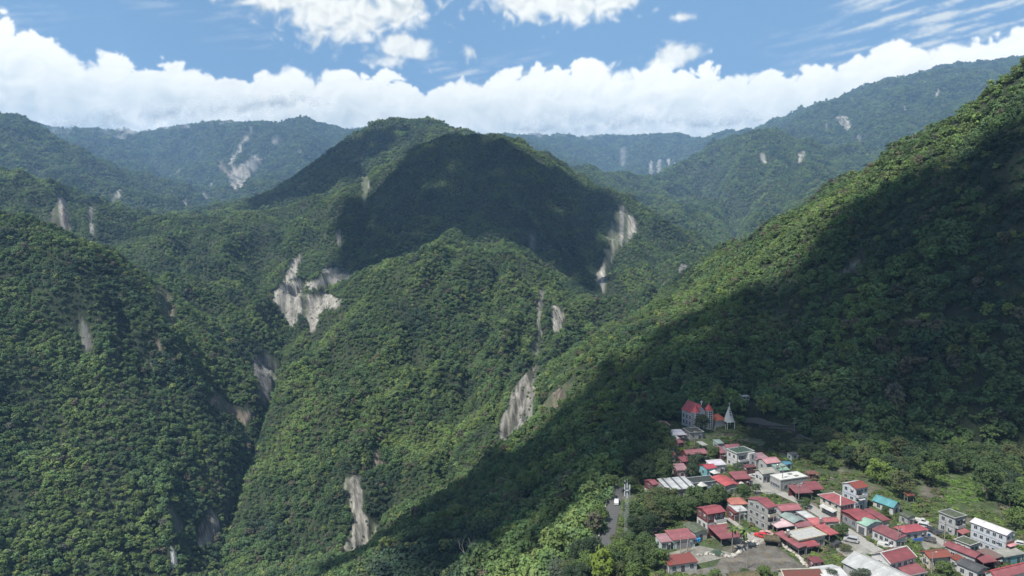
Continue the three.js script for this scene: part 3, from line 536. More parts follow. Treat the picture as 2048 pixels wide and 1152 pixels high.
// ---------------------------------------------------------------- low cloud rolling over the far crests, dense inside and thinning out to ragged rims
{
  const mist = new THREE.MeshPhysicalMaterial({ color: lin(0.95, 0.955, 0.96), roughness: 1, specularIntensity: 0, transmission: 0.62, thickness: 0, transparent: true, vertexColors: true, side: THREE.DoubleSide });
  seed(909);
  for (const [pts, label] of [
    [[[60, 262, 5450, 20], [130, 250, 5450, 80], [230, 240, 5450, 105], [330, 228, 5420, 105], [430, 218, 5350, 100], [520, 212, 5320, 90], [600, 204, 5300, 62], [680, 214, 5300, 20]], 'low white cloud lying on the crest of the far left massif'],
    [[[1010, 262, 6100, 20], [1080, 252, 6100, 90], [1170, 246, 6100, 115], [1260, 240, 6050, 110], [1340, 238, 6000, 95], [1420, 244, 5900, 85], [1490, 236, 5700, 60], [1560, 232, 5500, 15]], 'low white cloud lying on the farthest crest in the middle'],
  ]) {
    const mid = at(pts[3][0], pts[3][1], farther(pts[3][2])), P = [], K = [], I = [], nu = 220, nv = 44; let base = 0;
    for (let lay = 0; lay < 2; lay++) {
      const curve = new THREE.CatmullRomCurve3(pts.map(([x, y, r]) => new THREE.Vector3(...at(x, y + lay * 2 - 2, farther(r) - lay * 220)))), size = (u) => { const k = u * (pts.length - 1), i = Math.min(pts.length - 2, Math.floor(k)); return 1.7 * mix(pts[i][3], pts[i + 1][3], k - i); };
      for (let i = 0; i <= nu; i++) {
        const u = i / nu, c = curve.getPoint(u), s = size(u), out = new THREE.Vector3(-c.x, 0, -c.z).normalize();
        for (let j = 0; j <= nv; j++) {
          const f = j / nv * Math.PI * 2 - Math.PI / 2, lump = 1 + 0.16 * fbm(u * 8 + lay * 9, f * 0.5, 2), deg = f * 180 / Math.PI, n = fbm(u * 20 + lay * 5, f * 0.9 + 3, 4, 0.55);
          P.push(c.x + out.x * Math.cos(f) * s * 1.1 * lump - mid[0], c.y + Math.sin(f) * s * 0.95 * lump - mid[1], c.z + out.z * Math.cos(f) * s * 1.1 * lump - mid[2]);
          const thick = deg > 150 ? 0 : sstep(-88, 25, deg + n * 60) * sstep(48, -40, deg + n * 45) * sstep(0, 0.1, u) * sstep(1, 0.9, u); K.push(1, 1, 1, 0.62 * thick * sstep(-0.3, 0.25, fbm(u * 11 + lay * 3.7, lay * 5 + f * 0.4, 3)));
        }
      }
      for (let i = 0; i < nu; i++) for (let j = 0; j < nv; j++) { const a = base + i * (nv + 1) + j, b = a + nv + 1; I.push(a, b, a + 1, a + 1, b, b + 1); } base += (nu + 1) * (nv + 1);
    }
    const g = new THREE.BufferGeometry(); g.setAttribute('position', new THREE.Float32BufferAttribute(P, 3)); g.setAttribute('color', new THREE.Float32BufferAttribute(K, 4)); g.setIndex(I); g.computeVertexNormals();
    const m = new THREE.Mesh(g, mist); m.name = numbered('cloud'); m.position.set(...mid); m.userData = { label, category: 'cloud' }; scene.add(m);
  }
}

// ---------------------------------------------------------------- materials of the village
const STAIN_TEX = makeTexture(256, (u, v) => { const n = loopNoise(u, v, 4, 5, 0.6), s = loopNoise(u * 1, v * 0.12 + 0.4, 22, 3), k = clamp(0.90 + 0.09 * n + 0.09 * s, 0.5, 1); return [k, k * 0.99, k * 0.97]; });
const SHEET_TEX = makeTexture(256, (u, v) => { const n = loopNoise(u + 0.2, v, 3, 5, 0.6), rib = 0.5 + 0.5 * Math.cos(u * Math.PI * 2 * 16), k = clamp(0.90 + 0.12 * loopNoise(u + 0.6, v + 0.2, 2, 3) + 0.05 * n + 0.04 * loopNoise(u, v * 0.2, 30, 2) - 0.05 * rib, 0.5, 1); return [k, k, k]; });
const RUST_TEX = makeTexture(256, (u, v) => { const n = loopNoise(u, v, 5, 5, 0.65), s = loopNoise(u, v * 0.15, 18, 3), t = sstep(-0.25, 0.5, n + 0.6 * s); return [mix(0.75, 1, t), mix(0.8, 0.62, t), mix(0.8, 0.5, t)]; });
const MOSS_TEX = makeTexture(256, (u, v) => { const n = loopNoise(u, v, 5, 6, 0.62), t = sstep(-0.1, 0.5, n), m = loopNoise(u + 0.5, v, 24, 3); const k = 0.8 + 0.25 * m; return [mix(0.9, 0.55, t) * k, mix(0.9, 0.72, t) * k, mix(0.88, 0.3, t) * k]; });
for (const t of [STAIN_TEX, SHEET_TEX, RUST_TEX, MOSS_TEX]) t.repeat.set(0.25, 0.25);
const mats = new Map();
function mat(c, tex = STAIN_TEX, rough = 0.8) { const key = c.join() + tex.uuid + rough; if (!mats.has(key)) mats.set(key, new THREE.MeshStandardMaterial({ color: lin(...c), map: tex, roughness: rough })); return mats.get(key); }
const plain = (c, rough = 0.7, metal = 0) => { const key = 'p' + c.join() + rough + metal; if (!mats.has(key)) mats.set(key, new THREE.MeshStandardMaterial({ color: lin(...c), roughness: rough, metalness: metal })); return mats.get(key); };
const GLASS = new THREE.MeshPhysicalMaterial({ color: lin(0.03, 0.038, 0.045), roughness: 0.12, specularIntensity: 0.8 });
const FRAME = plain([0.42, 0.43, 0.44], 0.6), DARKDOOR = plain([0.06, 0.055, 0.05], 0.7), SHADE = plain([0.17, 0.175, 0.185], 0.55);  // SHADE: grey that stands in for the shade inside open fronts
const C = { // paints
  red: [0.31, 0.062, 0.07], crimson: [0.38, 0.04, 0.058], bright: [0.42, 0.062, 0.06], maroon: [0.18, 0.042, 0.045], faded: [0.36, 0.10, 0.115], pink: [0.46, 0.22, 0.235], palepink: [0.55, 0.36, 0.37], orange: [0.52, 0.13, 0.075], salmon: [0.50, 0.12, 0.12], rust: [0.27, 0.085, 0.055], rustred: [0.33, 0.09, 0.065], brown: [0.20, 0.075, 0.055],
  white: [0.43, 0.44, 0.43], cream: [0.37, 0.37, 0.31], lilac: [0.42, 0.39, 0.43], turq: [0.06, 0.29, 0.32], green: [0.24, 0.45, 0.33], sage: [0.27, 0.36, 0.32], grey: [0.22, 0.23, 0.23], dark: [0.085, 0.088, 0.085], moss: [0.20, 0.21, 0.16], deckgreen: [0.10, 0.19, 0.13],
  wwhite: [0.46, 0.47, 0.485], wgrey: [0.33, 0.345, 0.36], wconc: [0.27, 0.28, 0.28], wcream: [0.44, 0.42, 0.365], wblue: [0.42, 0.46, 0.52], wcyan: [0.40, 0.50, 0.50], wteal: [0.13, 0.34, 0.40], wmar: [0.12, 0.032, 0.035], wpink: [0.45, 0.33, 0.33], wbrick: [0.22, 0.10, 0.075],
};
function bx(w, h, d, x = 0, y = 0, z = 0, rx = 0, rz = 0) {
  const g = new THREE.BoxGeometry(w, h, d), uv = g.attributes.uv, dims = [[d, h], [d, h], [w, d], [w, d], [w, h], [w, h]];
  for (let i = 0; i < 24; i++) { const [a, b] = dims[i >> 2]; uv.setXY(i, uv.getX(i) * a + x * 0.37 + 0.11, uv.getY(i) * b + z * 0.29); }
  if (rx) g.rotateX(rx); if (rz) g.rotateZ(rz); g.translate(x, y, z); return g;
}
// a block with the given outline (x, y), drawn out along z and centred there
function prism(pts, depth) {
  const s = new THREE.Shape(pts.map(([x, y]) => new THREE.Vector2(x, y))), g = new THREE.ExtrudeGeometry(s, { depth, bevelEnabled: false }); g.translate(0, 0, -depth / 2); return g;
}
const yAt = (x, z) => groundY(x, z);

// three corners of the eaves in the picture (near, left, right) and the eave height give place, turn and size
function footprint(N, L, R, h) {
  let g = 0, n, l, r;
  for (let k = 0; k < 3; k++) { n = onLevel(...N, g + h); l = onLevel(...L, g + h); r = onLevel(...R, g + h); g = yAt((l[0] + r[0]) / 2, (l[1] + r[1]) / 2); }
  const a = [r[0] - n[0], r[1] - n[1]], b = [l[0] - n[0], l[1] - n[1]], la = Math.hypot(...a), lb = Math.hypot(...b);
  const ya = Math.atan2(-a[1], a[0]), yb = Math.atan2(-b[0], -b[1]);                       // local x along a, local -z along b
  let dy = yb - ya; while (dy > Math.PI) dy -= 2 * Math.PI; while (dy < -Math.PI) dy += 2 * Math.PI;
  const turn = ya + dy * lb / (la + lb), cx = Math.cos(turn), sx = Math.sin(turn);
  const w = Math.max(2, a[0] * cx - a[1] * sx), d = Math.max(2, -(b[0] * sx + b[1] * cx)), px = n[0] + (a[0] + b[0]) / 2, pz = n[1] + (a[1] + b[1]) / 2;
  return { x: px, z: pz, y: g, turn, w, d };
}
const houses = [];
function windowPart(parent, x, y, z, w, h, side, arch) {
  const f = part(parent, 'window', bx(side ? 0.14 : w + 0.16, h + 0.16, side ? w + 0.16 : 0.14, x, y, z), FRAME), e = 0.085;
  part(f, 'pane', bx(side ? 0.02 : w, h, side ? w : 0.02, side ? x + side * e : x, y, side ? z : z + e), GLASS);
  part(f, 'mullion', bx(side ? 0.02 : 0.06, h, side ? 0.06 : 0.02, side ? x + side * (e + 0.02) : x, y, side ? z : z + e + 0.02), FRAME);
  if (arch) { const g = new THREE.CylinderGeometry(w / 2, w / 2, 0.05, 12, 1, false, 0, Math.PI); g.rotateX(Math.PI / 2); if (side) g.rotateY(Math.PI / 2); g.rotateZ(0); const m = part(f, 'arch', g, GLASS); m.position.set(side ? x + side * 0.07 : x, y + h / 2, side ? z : z + 0.07); if (!side) m.rotation.z = Math.PI / 2; else m.rotation.x = Math.PI / 2; }
  return f;
}
function house(label, N, L, R, h, roof, rise, roofC, wallC, o = {}) {
  const f = footprint(N, L, R, h), { w, d } = f, t = thing(o.name ?? 'house', label, o.category ?? 'house', [f.x, f.y, f.z], f.turn, o.group);
  houses.push({ ...f, r: Math.hypot(w, d) / 2 });
  { const hs = Math.sin(N[0] * 12.9898 + N[1] * 78.233) * 43758.5453, q = hs - Math.floor(hs), k = mix(0.8, 1.12, q), fade = mix(0, 0.22, (q * 7) % 1), g = (roofC[0] + roofC[1] + roofC[2]) / 3; roofC = roofC.map((c) => mix(c, g * 1.25, 0.08 + fade) * k * (g > 0.36 ? 1 : 0.82)); }
  const ov = o.ov ?? 0.45, W = w - 2 * ov, D = d - 2 * ov, tex = o.tex ?? SHEET_TEX, RM = mat(roofC, tex, o.gloss ?? 0.55), WM = mat(wallC, STAIN_TEX, 0.85), TM = o.trim ? mat(o.trim, STAIN_TEX, 0.6) : null, floors = o.floors ?? (h > 7.4 ? 3 : h > 5 ? 2 : 1), low = -0.6;
  // walls
  if (o.open) { const pm = plain([0.16, 0.16, 0.165], 0.6); for (const sx of [-1, 1]) for (const sz of [-1, 1]) part(t, 'post', bx(0.16, h - low, 0.16, sx * (W / 2 - 0.1), (h + low) / 2, sz * (D / 2 - 0.1)), pm); if (o.open === 2) part(t, 'wall', bx(W, h + 0.6, 0.15, 0, (h - 0.6) / 2, -D / 2), WM); }
  else {
    const top = h - 0.02;
    if (o.lower) { part(t, 'wall', bx(W, h * 0.5 - low, D, 0, (h * 0.5 + low) / 2, 0), mat(o.lower, STAIN_TEX, 0.85)); part(t, 'wall', bx(W + 0.06, top - h * 0.5, D + 0.06, 0, (top + h * 0.5) / 2, 0), WM); }
    else part(t, 'wall', bx(W, top - low, D, 0, (top + low) / 2, 0), WM);
    if (roof === 'gx') { const g = prism([[-D / 2, 0], [D / 2, 0], [0, rise * D / d]], W); g.rotateY(Math.PI / 2); g.translate(0, top, 0); part(t, 'gable_wall', g, WM); }
    if (roof === 'gz') { const g = prism([[-W / 2, 0], [W / 2, 0], [0, rise * W / w]], D); g.translate(0, top, 0); part(t, 'gable_wall', g, WM); }
    if (roof === 'sf') { const g = prism([[-D / 2, 0], [D / 2, 0], [D / 2, rise * 0.92]], W); g.rotateY(Math.PI / 2); g.translate(0, top, 0); part(t, 'gable_wall', g, WM); }
    if (roof === 'sx') { const g = prism([[-W / 2, 0], [W / 2, 0], [W / 2, rise * 0.92]], D); g.translate(0, top, 0); part(t, 'gable_wall', g, WM); }
  }
  // roof
  const th = 0.09;
  if (roof === 'gx') { const a = Math.atan2(rise, d / 2), l = Math.hypot(rise, d / 2) + 0.02; part(t, 'roof_panel', bx(w, th, l, 0, h + rise / 2 + 0.05, d / 4, a), RM); part(t, 'roof_panel', bx(w, th, l, 0, h + rise / 2 + 0.05, -d / 4, -a), o.back ? mat(o.back, SHEET_TEX, 0.55) : RM); part(t, 'ridge_cap', bx(w + 0.04, 0.1, TM ? 0.5 : 0.3, 0, h + rise + 0.09, 0), TM ?? RM); if (TM) for (const s of [-1, 1]) for (const q of [-1, 1]) part(t, 'verge_board', bx(0.32, 0.16, l + 0.05, s * (w / 2 - 0.1), h + rise / 2 + 0.10, q * d / 4, q * a), TM); }
  if (roof === 'gz') { const a = Math.atan2(rise, w / 2), l = Math.hypot(rise, w / 2) + 0.02; for (const s of [-1, 1]) part(t, 'roof_panel', bx(l, th, d, s * w / 4, h + rise / 2 + 0.05, 0, 0, -s * a), RM); part(t, 'ridge_cap', bx(TM ? 0.5 : 0.3, 0.1, d + 0.04, 0, h + rise + 0.09, 0), TM ?? RM); if (TM) for (const s of [-1, 1]) part(t, 'verge_board', bx(l, 0.16, 0.3, s * w / 4, h + rise / 2 + 0.10, d / 2 - 0.1, 0, -s * a), TM); }
  if (roof === 'sf') { const a = Math.atan2(rise, d); part(t, 'roof_panel', bx(w, th, Math.hypot(rise, d), 0, h + rise / 2 + 0.05, 0, a), RM); part(t, 'fascia', bx(w, 0.22, 0.06, 0, h, d / 2 + 0.02), TM ?? RM); }
  if (roof === 'sx') { const a = Math.atan2(rise, w); part(t, 'roof_panel', bx(Math.hypot(rise, w), th, d, 0, h + rise / 2 + 0.05, 0, 0, a), RM); part(t, 'fascia', bx(0.06, 0.22, d, -w / 2 - 0.02, h, 0), TM ?? RM); }
  if (roof === 'hip') {
    const m = Math.min(w, d) / 2, rx = w > d ? (w / 2 - m) : 0, rz = d > w ? (d / 2 - m) : 0, y0 = h, y1 = h + rise, A = [-w / 2, y0, d / 2], B = [w / 2, y0, d / 2], E = [w / 2, y0, -d / 2], G = [-w / 2, y0, -d / 2], r1 = [-rx, y1, rz], r2 = [rx, y1, -rz];
    const face = (...p) => { const g = new THREE.BufferGeometry(), P = [], U = []; for (let k = 1; k + 1 < p.length; k++) for (const v of [p[0], p[k], p[k + 1]]) { P.push(...v); U.push(v[0], v[2]); } g.setAttribute('position', new THREE.Float32BufferAttribute(P, 3)); g.setAttribute('uv', new THREE.Float32BufferAttribute(U, 2)); g.computeVertexNormals(); part(t, 'roof_panel', g, RM); };
    const tip = rx > 0 ? [[A, B, r2, r1], [B, E, r2], [E, G, r1, r2], [G, A, r1]] : [[A, B, r1], [B, E, r2, r1], [E, G, r2], [G, A, r1, r2]]; for (const p of tip) face(...p);
    part(t, 'eave_board', bx(w, 0.12, d, 0, h - 0.07, 0), TM ?? RM);
    if (TM) { const bar = (p, q) => { const v = new THREE.Vector3(q[0] - p[0], q[1] - p[1], q[2] - p[2]), g = bx(0.42, 0.16, v.length() + 0.2); const m2 = part(t, 'ridge_cap', g, TM); m2.position.set((p[0] + q[0]) / 2, (p[1] + q[1]) / 2 + 0.05, (p[2] + q[2]) / 2); m2.quaternion.setFromUnitVectors(new THREE.Vector3(0, 0, 1), v.normalize()); }; bar(A, r1); bar(B, rx > 0 ? r2 : r1); bar(E, r2); bar(G, rx > 0 ? r1 : r2); bar(r1, r2); }
  }
  if (roof === 'flat') { part(t, 'roof_slab', bx(w, 0.22, d, 0, h + 0.06, 0), RM); const pm = TM ?? WM, ph = o.parapet ?? 0.3; if (ph) { for (const s of [-1, 1]) { part(t, 'parapet', bx(w + 0.04, ph, 0.2, 0, h + 0.17 + ph / 2, s * (d / 2 - 0.08)), pm); part(t, 'parapet', bx(0.2, ph - 0.03, d - 0.4, s * (w / 2 - 0.08), h + 0.17 + ph / 2, 0), pm); } } }
  // openings on the two sides that face the valley
  const fh = h / floors, F = o.F ?? Math.max(1, Math.round(W / 4)), S = o.S ?? Math.max(1, Math.round(D / 4.5));
  if (!o.open) {
    for (let k = 0; k < floors; k++) {
      const y = fh * k + Math.min(fh * 0.58, 1.75), wh = Math.min(1.25, fh * 0.42), ww = o.ww ?? 1.15;
      for (let j = 0; j < F; j++) { const x = ((j + 0.5) / F - 0.5) * W * 0.94; if (k === 0 && o.door !== false && j === Math.floor(F / 2)) { const dr = part(t, 'door', bx(1.1, 2.1, 0.1, x, 1.05, D / 2 + 0.02), DARKDOOR); part(dr, 'frame', bx(1.34, 0.12, 0.14, x, 2.16, D / 2 + 0.02), FRAME); if (F > 2 || W < 4) continue; if (W > 5) windowPart(t, x + 2, y, D / 2, ww, wh, 0); continue; } windowPart(t, x, y, D / 2, ww, wh, 0, o.arch); }
      for (let j = 0; j < S; j++) windowPart(t, -W / 2, y, ((j + 0.5) / S - 0.5) * D * 0.9, ww, wh, -1);
      if (k > 0 && !o.noband) part(t, 'floor_band', bx(W + 0.14, 0.18, D + 0.14, 0, fh * k, 0), o.band ? mat(o.band) : mat([wallC[0] * 0.62, wallC[1] * 0.62, wallC[2] * 0.64]));
    }
    for (let k = 0; k < floors; k++) { const side = (k + Math.round(N[0])) % 2, ac = part(t, 'air_conditioner', side ? bx(0.7, 0.42, 0.32, W * 0.3, fh * k + 2.1, D / 2 + 0.2) : bx(0.32, 0.42, 0.7, -W / 2 - 0.2, fh * k + 2.1, D * 0.28), plain([0.32, 0.32, 0.31], 0.6)); part(ac, 'bracket', side ? bx(0.8, 0.05, 0.4, W * 0.3, fh * k + 1.82, D / 2 + 0.2) : bx(0.4, 0.05, 0.8, -W / 2 - 0.2, fh * k + 1.82, D * 0.28), plain([0.2, 0.2, 0.2])); }
    part(t, 'drain_pipe', bx(0.09, h, 0.09, -W / 2 + 0.15, h / 2, D / 2 + 0.06), plain([0.35, 0.34, 0.32]));
    if (o.garage) part(t, 'garage_door', bx(0.1, 2.4, D * 0.62, -W / 2 - 0.02, 1.2, 0), plain([0.07, 0.075, 0.08], 0.6));
    if (o.shop) { part(t, 'shaded_opening', bx(W * 0.8, 2.3, 0.08, 0, 1.15, D / 2 + 0.03), SHADE); }  // flat sheet, shade of a shop opening put into its colour
  }
  if (o.after) o.after(t, w, d, h, W, D);
  return t;
}
const tank = (label, x, y, z, s = 1) => { const t = thing('water_tank', label, 'water tank', [x, y, z], 0, 'steel water tanks on the roofs'), m = plain([0.6, 0.61, 0.62], 0.3, 0.9); const g = new THREE.CylinderGeometry(0.55 * s, 0.55 * s, 1.3 * s, 16); g.translate(0, 1.15 * s, 0); part(t, 'drum', g, m); const c = new THREE.SphereGeometry(0.55 * s, 16, 6, 0, Math.PI * 2, 0, Math.PI / 2); c.scale(1, 0.4, 1); c.translate(0, 1.8 * s, 0); part(t, 'lid', c, m); for (const [a, b] of [[-1, -1], [1, -1], [-1, 1], [1, 1]]) part(t, 'leg', bx(0.07, 0.52 * s, 0.07, a * 0.34 * s, 0.26 * s, b * 0.34 * s), plain([0.2, 0.2, 0.2])); return t; };
// balcony on the front of a house
function balcony(t, x, y, z, w, deep, c) { const m = mat(c), b = part(t, 'balcony', bx(w, 0.16, deep, x, y, z + deep / 2 + 0.01), m); part(b, 'balcony_front', bx(w, 0.85, 0.1, x, y + 0.5, z + deep - 0.05), m); for (const s of [-1, 1]) part(b, 'balcony_side', bx(0.1, 0.8, deep - 0.12, x + s * (w / 2 - 0.05), y + 0.49, z + deep / 2 - 0.04), m); part(b, 'opening_pane', bx(w * 0.86, 1.9, 0.06, x, y + 1.06, z + 0.04), GLASS); }  // dark glass sheet stands in for the shaded opening behind the balcony
function awning(t, x, y, z, w, deep, c, side = 0) { part(t, 'awning', side ? bx(deep, 0.07, w, x + side * deep / 2, y, z, 0, -side * 0.24) : bx(w, 0.07, deep, x, y, z + deep / 2, 0.24), mat(c, SHEET_TEX)); }

// ---------------------------------------------------------------- houses, from the front of the village to the back
house('white gabled house with red roof and white verges beside the big white hall', [1780, 1127], [1734.7, 1107.4], [1839.2, 1115.2], 5.4, 'gx', 1.9, C.red, C.wwhite, { trim: C.white, F: 4, S: 1, door: false });
house('low red lean-to with white edge in front of the white gabled house', [1816, 1153], [1792.8, 1139.4], [1854.3, 1143.6], 2.7, 'sf', 0.9, C.red, C.wwhite, { trim: C.white, F: 3, S: 1 });
house('large hall with broad plain white roof at the bottom edge', [1787, 1174], [1675.6, 1123.5], [1846, 1161], 4.4, 'gz', 2.1, C.white, C.wgrey, { name: 'hall', category: 'hall', trim: C.white, S: 3, F: 2 });
house('low house with rusty brown tile roof and white ridge at the bottom edge', [1566, 1159], [1558, 1141], [1644, 1153], 3.0, 'gx', 1.3, C.brown, C.wcream, { trim: C.cream, tex: RUST_TEX });
house('hut with tan thatched roof at the bottom edge below the plaza', [1462, 1164], [1452, 1148], [1520, 1156], 2.4, 'gx', 0.8, [0.26, 0.19, 0.09], C.wcream, { tex: MOSS_TEX, name: 'hut', category: 'hut', ov: 0.4 });
house('shed with pale curved white roof beside the small maroon hut', [1648, 1160], [1622, 1136], [1692, 1151], 3.0, 'gx', 0.9, C.white, C.wgrey, {});
house('small maroon hut on the grass beside the stone wall', [1627.7, 1128], [1615, 1115], [1647.5, 1125.6], 2.4, 'sx', 0.25, C.maroon, C.wmar, { ov: 0.2, F: 1, S: 1, ww: 0.7, name: 'hut', category: 'hut', gloss: 0.6 });
house('house with cracked white flat roof and yellow cornice by the plaza', [1598, 1081], [1566, 1064.8], [1656.9, 1071.1], 3.7, 'flat', 0, C.white, C.wcream, { trim: [0.5, 0.43, 0.28], parapet: 0.18, F: 4, S: 2, tex: STAIN_TEX });
house('red porch roof on posts along the plaza side', [1596.9, 1098], [1551, 1066.7], [1611.5, 1093.6], 2.6, 'sx', 0.45, C.red, C.wmar, { open: 1, ov: 0.25, name: 'porch', category: 'porch' });
house('red front porch roof below the cracked white roof', [1613, 1094.6], [1599, 1085.6], [1641.1, 1090.9], 2.6, 'sf', 0.4, C.red, C.wmar, { open: 1, ov: 0.25, name: 'porch', category: 'porch' });
house('bright red roof adjoining the cracked white roof', [1659, 1071.5], [1630, 1055.3], [1676.7, 1066.4], 3.2, 'sf', 0.5, C.bright, C.wcream, { open: 2, ov: 0.3, name: 'lean_to', category: 'lean-to' });
house('tall grey concrete house with red roof in the middle of the village', [1535.3, 1017.4], [1494.2, 997.2], [1555, 1012.3], 8.2, 'gx', 1.1, C.red, C.wconc, { F: 2, S: 3, ov: 0.3, door: false, after: (t, w, d, h, W, D) => { balcony(t, 0, 5.3, D / 2, W * 0.96, 1.0, C.wcream); balcony(t, 0, 2.6, D / 2, W * 0.96, 1.0, C.wconc); } });
house('pale pink carport roof in front of the tall grey house', [1553.5, 1056.9], [1535.3, 1043.5], [1587.4, 1050.9], 2.7, 'sf', 0.4, C.palepink, C.wgrey, { open: 2, ov: 0.2, name: 'carport', category: 'carport' });
house('low house with grey green roof behind the pink carport', [1587.4, 1045.8], [1554.2, 1030.8], [1615.9, 1041.9], 3.5, 'gz', 0.7, C.sage, C.wgrey, {});
house('house with faded pink red roof right of the tall grey house', [1560, 1026], [1553, 1012], [1596, 1017.4], 3.6, 'gx', 0.9, C.faded, C.wgrey, {});
house('flat pale grey roof with blue tanks by the street', [1616, 1039.5], [1592.2, 1024.5], [1634, 1037], 3.2, 'flat', 0, [0.45, 0.46, 0.44], C.wgrey, { parapet: 0.15 });
house('low house with brick red roof between the grey green and salmon roofs', [1593.7, 1056], [1587, 1047.6], [1625.3, 1051.8], 2.9, 'sf', 0.5, C.faded, C.wgrey, { ov: 0.3 });
house('small house with salmon pink roof and a steel tank', [1626.9, 1052.1], [1616, 1039.8], [1647.5, 1047.7], 3.1, 'sf', 0.4, C.salmon, C.wcream, { ov: 0.3 });
house('salmon red roof at the corner of the street', [1648.2, 1046.6], [1641, 1037.1], [1675.9, 1042.3], 3.1, 'gx', 0.6, C.salmon, C.wcream, { ov: 0.3 });
house('two storey cream house with red hip roof and white hips', [1680.9, 1010.3], [1632.5, 989], [1716.9, 1005.4], 5.9, 'hip', 1.6, C.red, C.wcream, { trim: C.white, F: 4, S: 3, ov: 0.7, after: (t, w, d, h, W, D) => { awning(t, -W / 2, 2.9, 0, D * 0.7, 1.9, C.white, -1); part(t, 'shaded_opening', bx(0.08, 2.3, D * 0.6, -W / 2 - 0.05, 1.2, 0), SHADE); } });  // shade of the open ground floor painted as a grey sheet
house('three storey white and blue house with rusty front roof', [1711.7, 977.5], [1678.9, 966], [1742.4, 973.9], 8.5, 'gx', 1.2, C.rustred, C.wblue, { tex: RUST_TEX, back: [0.5, 0.5, 0.5], F: 3, S: 2, ov: 0.35, band: [0.16, 0.24, 0.34], after: (t, w, d, h, W, D) => { balcony(t, -W * 0.18, 5.4, D / 2, W * 0.56, 1.1, C.wwhite); awning(t, -W * 0.18, 4.9, D / 2, W * 0.5, 1.7, C.white); part(t, 'corner_pier', bx(W * 0.26, 5.6, 0.3, W * 0.34, 2.8, D / 2 + 0.12), mat(C.wwhite)); } });
house('low house with turquoise roof below the trees', [1786.7, 1016.6], [1742.9, 1000.9], [1804.4, 1010.8], 2.7, 'gz', 1.7, C.turq, C.wwhite, { gloss: 0.45 });
house('long open workshop with dull red roof along the street', [1716.9, 1042.6], [1681.5, 1020.7], [1752.3, 1037.4], 3.8, 'gx', 0.5, C.red, C.wmar, { after: (t, w, d, h, W, D) => { part(t, 'shaded_opening', bx(0.08, 2.6, D * 0.85, -W / 2 - 0.05, 1.4, 0), SHADE); } });  // sheet coloured for the shade inside the open workshop
house('dull red roof behind the pale green garage', [1764.8, 1042.6], [1728, 1021.5], [1780.4, 1039.5], 4.0, 'sf', 0.5, C.red, C.wcream, {});
house('garage with pale green gable roof on the street', [1733.2, 1053.7], [1711.8, 1044.4], [1765, 1045], 3.3, 'gz', 0.9, C.green, C.wwhite, { garage: true, S: 0, F: 2, ov: 0.25 });
house('long white walled house with plain red roof along the street', [1791.8, 1079.8], [1740, 1057.8], [1816.7, 1075.9], 3.2, 'sx', 0.7, C.red, C.wwhite, { S: 4, F: 2, ov: 0.3 });
house('house with vivid red hipped roof and blue fence wall', [1809.4, 1067.8], [1791.3, 1054.6], [1852.9, 1058.1], 3.3, 'hip', 1.3, C.crimson, C.wwhite, { F: 3, after: (t, w, d, h, W, D) => { part(t, 'blue_wall', bx(W * 0.8, 1.3, 0.15, 0.8, 0.65, D / 2 + 1.2), plain([0.05, 0.14, 0.38], 0.6)); } });
house('ruined grey concrete two storey house with weeds on its roof', [1909.9, 1037], [1872.3, 1023.8], [1938.3, 1033], 6.3, 'flat', 0, C.moss, C.wgrey, { tex: MOSS_TEX, F: 3, S: 2, ov: 0.3, parapet: 0.25, after: (t, w, d, h, W, D) => { balcony(t, -W * 0.1, 3.1, D / 2, W * 0.7, 1.1, C.wgrey); part(t, 'shaded_opening', bx(W * 0.6, 2.4, 0.08, -W * 0.05, 1.25, D / 2 + 0.05), SHADE); } });  // ground floor stands open; its shade is a painted sheet
house('long three storey white building with narrow pale roof at the right edge', [2012.9, 1071.3], [1937.4, 1043.6], [2035.6, 1066], 7.5, 'gz', 0.9, [0.58, 0.55, 0.56], C.wblue, { F: 2, S: 5, ov: 0.35, ww: 1.0, after: (t, w, d, h, W, D) => { part(t, 'brick_panel', bx(W * 0.96, 3.2, 0.1, 0, 3.6, D / 2 + 0.03), mat(C.wbrick)); awning(t, 0, 4.2, D / 2 + 0.06, W * 0.8, 1.1, C.pink); } });
house('small salmon canopy between the ruined house and the mossy roof', [1925.8, 1070], [1914.6, 1064.7], [1940, 1063.5], 2.5, 'sf', 0.4, C.salmon, C.wgrey, { open: 2, ov: 0.2, name: 'canopy', category: 'canopy' });
house('low white house with mossy flat roof', [1940.3, 1091.7], [1904.7, 1079.2], [1964, 1085.8], 3.1, 'flat', 0, C.moss, C.wwhite, { tex: MOSS_TEX, F: 2, S: 2, parapet: 0.12, ov: 0.3 });
house('long house with red roof in front of the mossy roof', [1951.5, 1117.9], [1888.2, 1091], [1966.7, 1109.5], 3.5, 'gz', 0.9, C.red, C.wgrey, {});
house('short red roof at the lower end of the long red roof', [1966.7, 1127.8], [1951.5, 1118], [1992.4, 1121.7], 2.8, 'sf', 0.6, C.red, C.wmar, { open: 2, ov: 0.2, name: 'lean_to', category: 'lean-to' });
house('cream house with rust streaked corrugated roof', [1859.8, 1119], [1838, 1103.6], [1904, 1112.2], 3.5, 'gx', 1.0, C.rust, C.wcream, { tex: RUST_TEX, ov: 0.5 });
house('small rusty roof patched with white sheets', [1917.9, 1125.4], [1898, 1116.8], [1933, 1119.4], 2.9, 'sf', 0.6, C.rust, C.wgrey, { tex: RUST_TEX, ov: 0.3 });
house('white house with dark grey roof and arched window near the corner', [1954.8, 1144.5], [1907.3, 1125.4], [1982.5, 1137.3], 3.3, 'gz', 0.7, C.dark, C.wwhite, { F: 2, S: 2 });
house('large red roof in the bottom right corner', [1992, 1157], [1961.4, 1145.5], [2085, 1139], 3.8, 'gx', 1.6, C.red, C.wwhite, { trim: C.red });
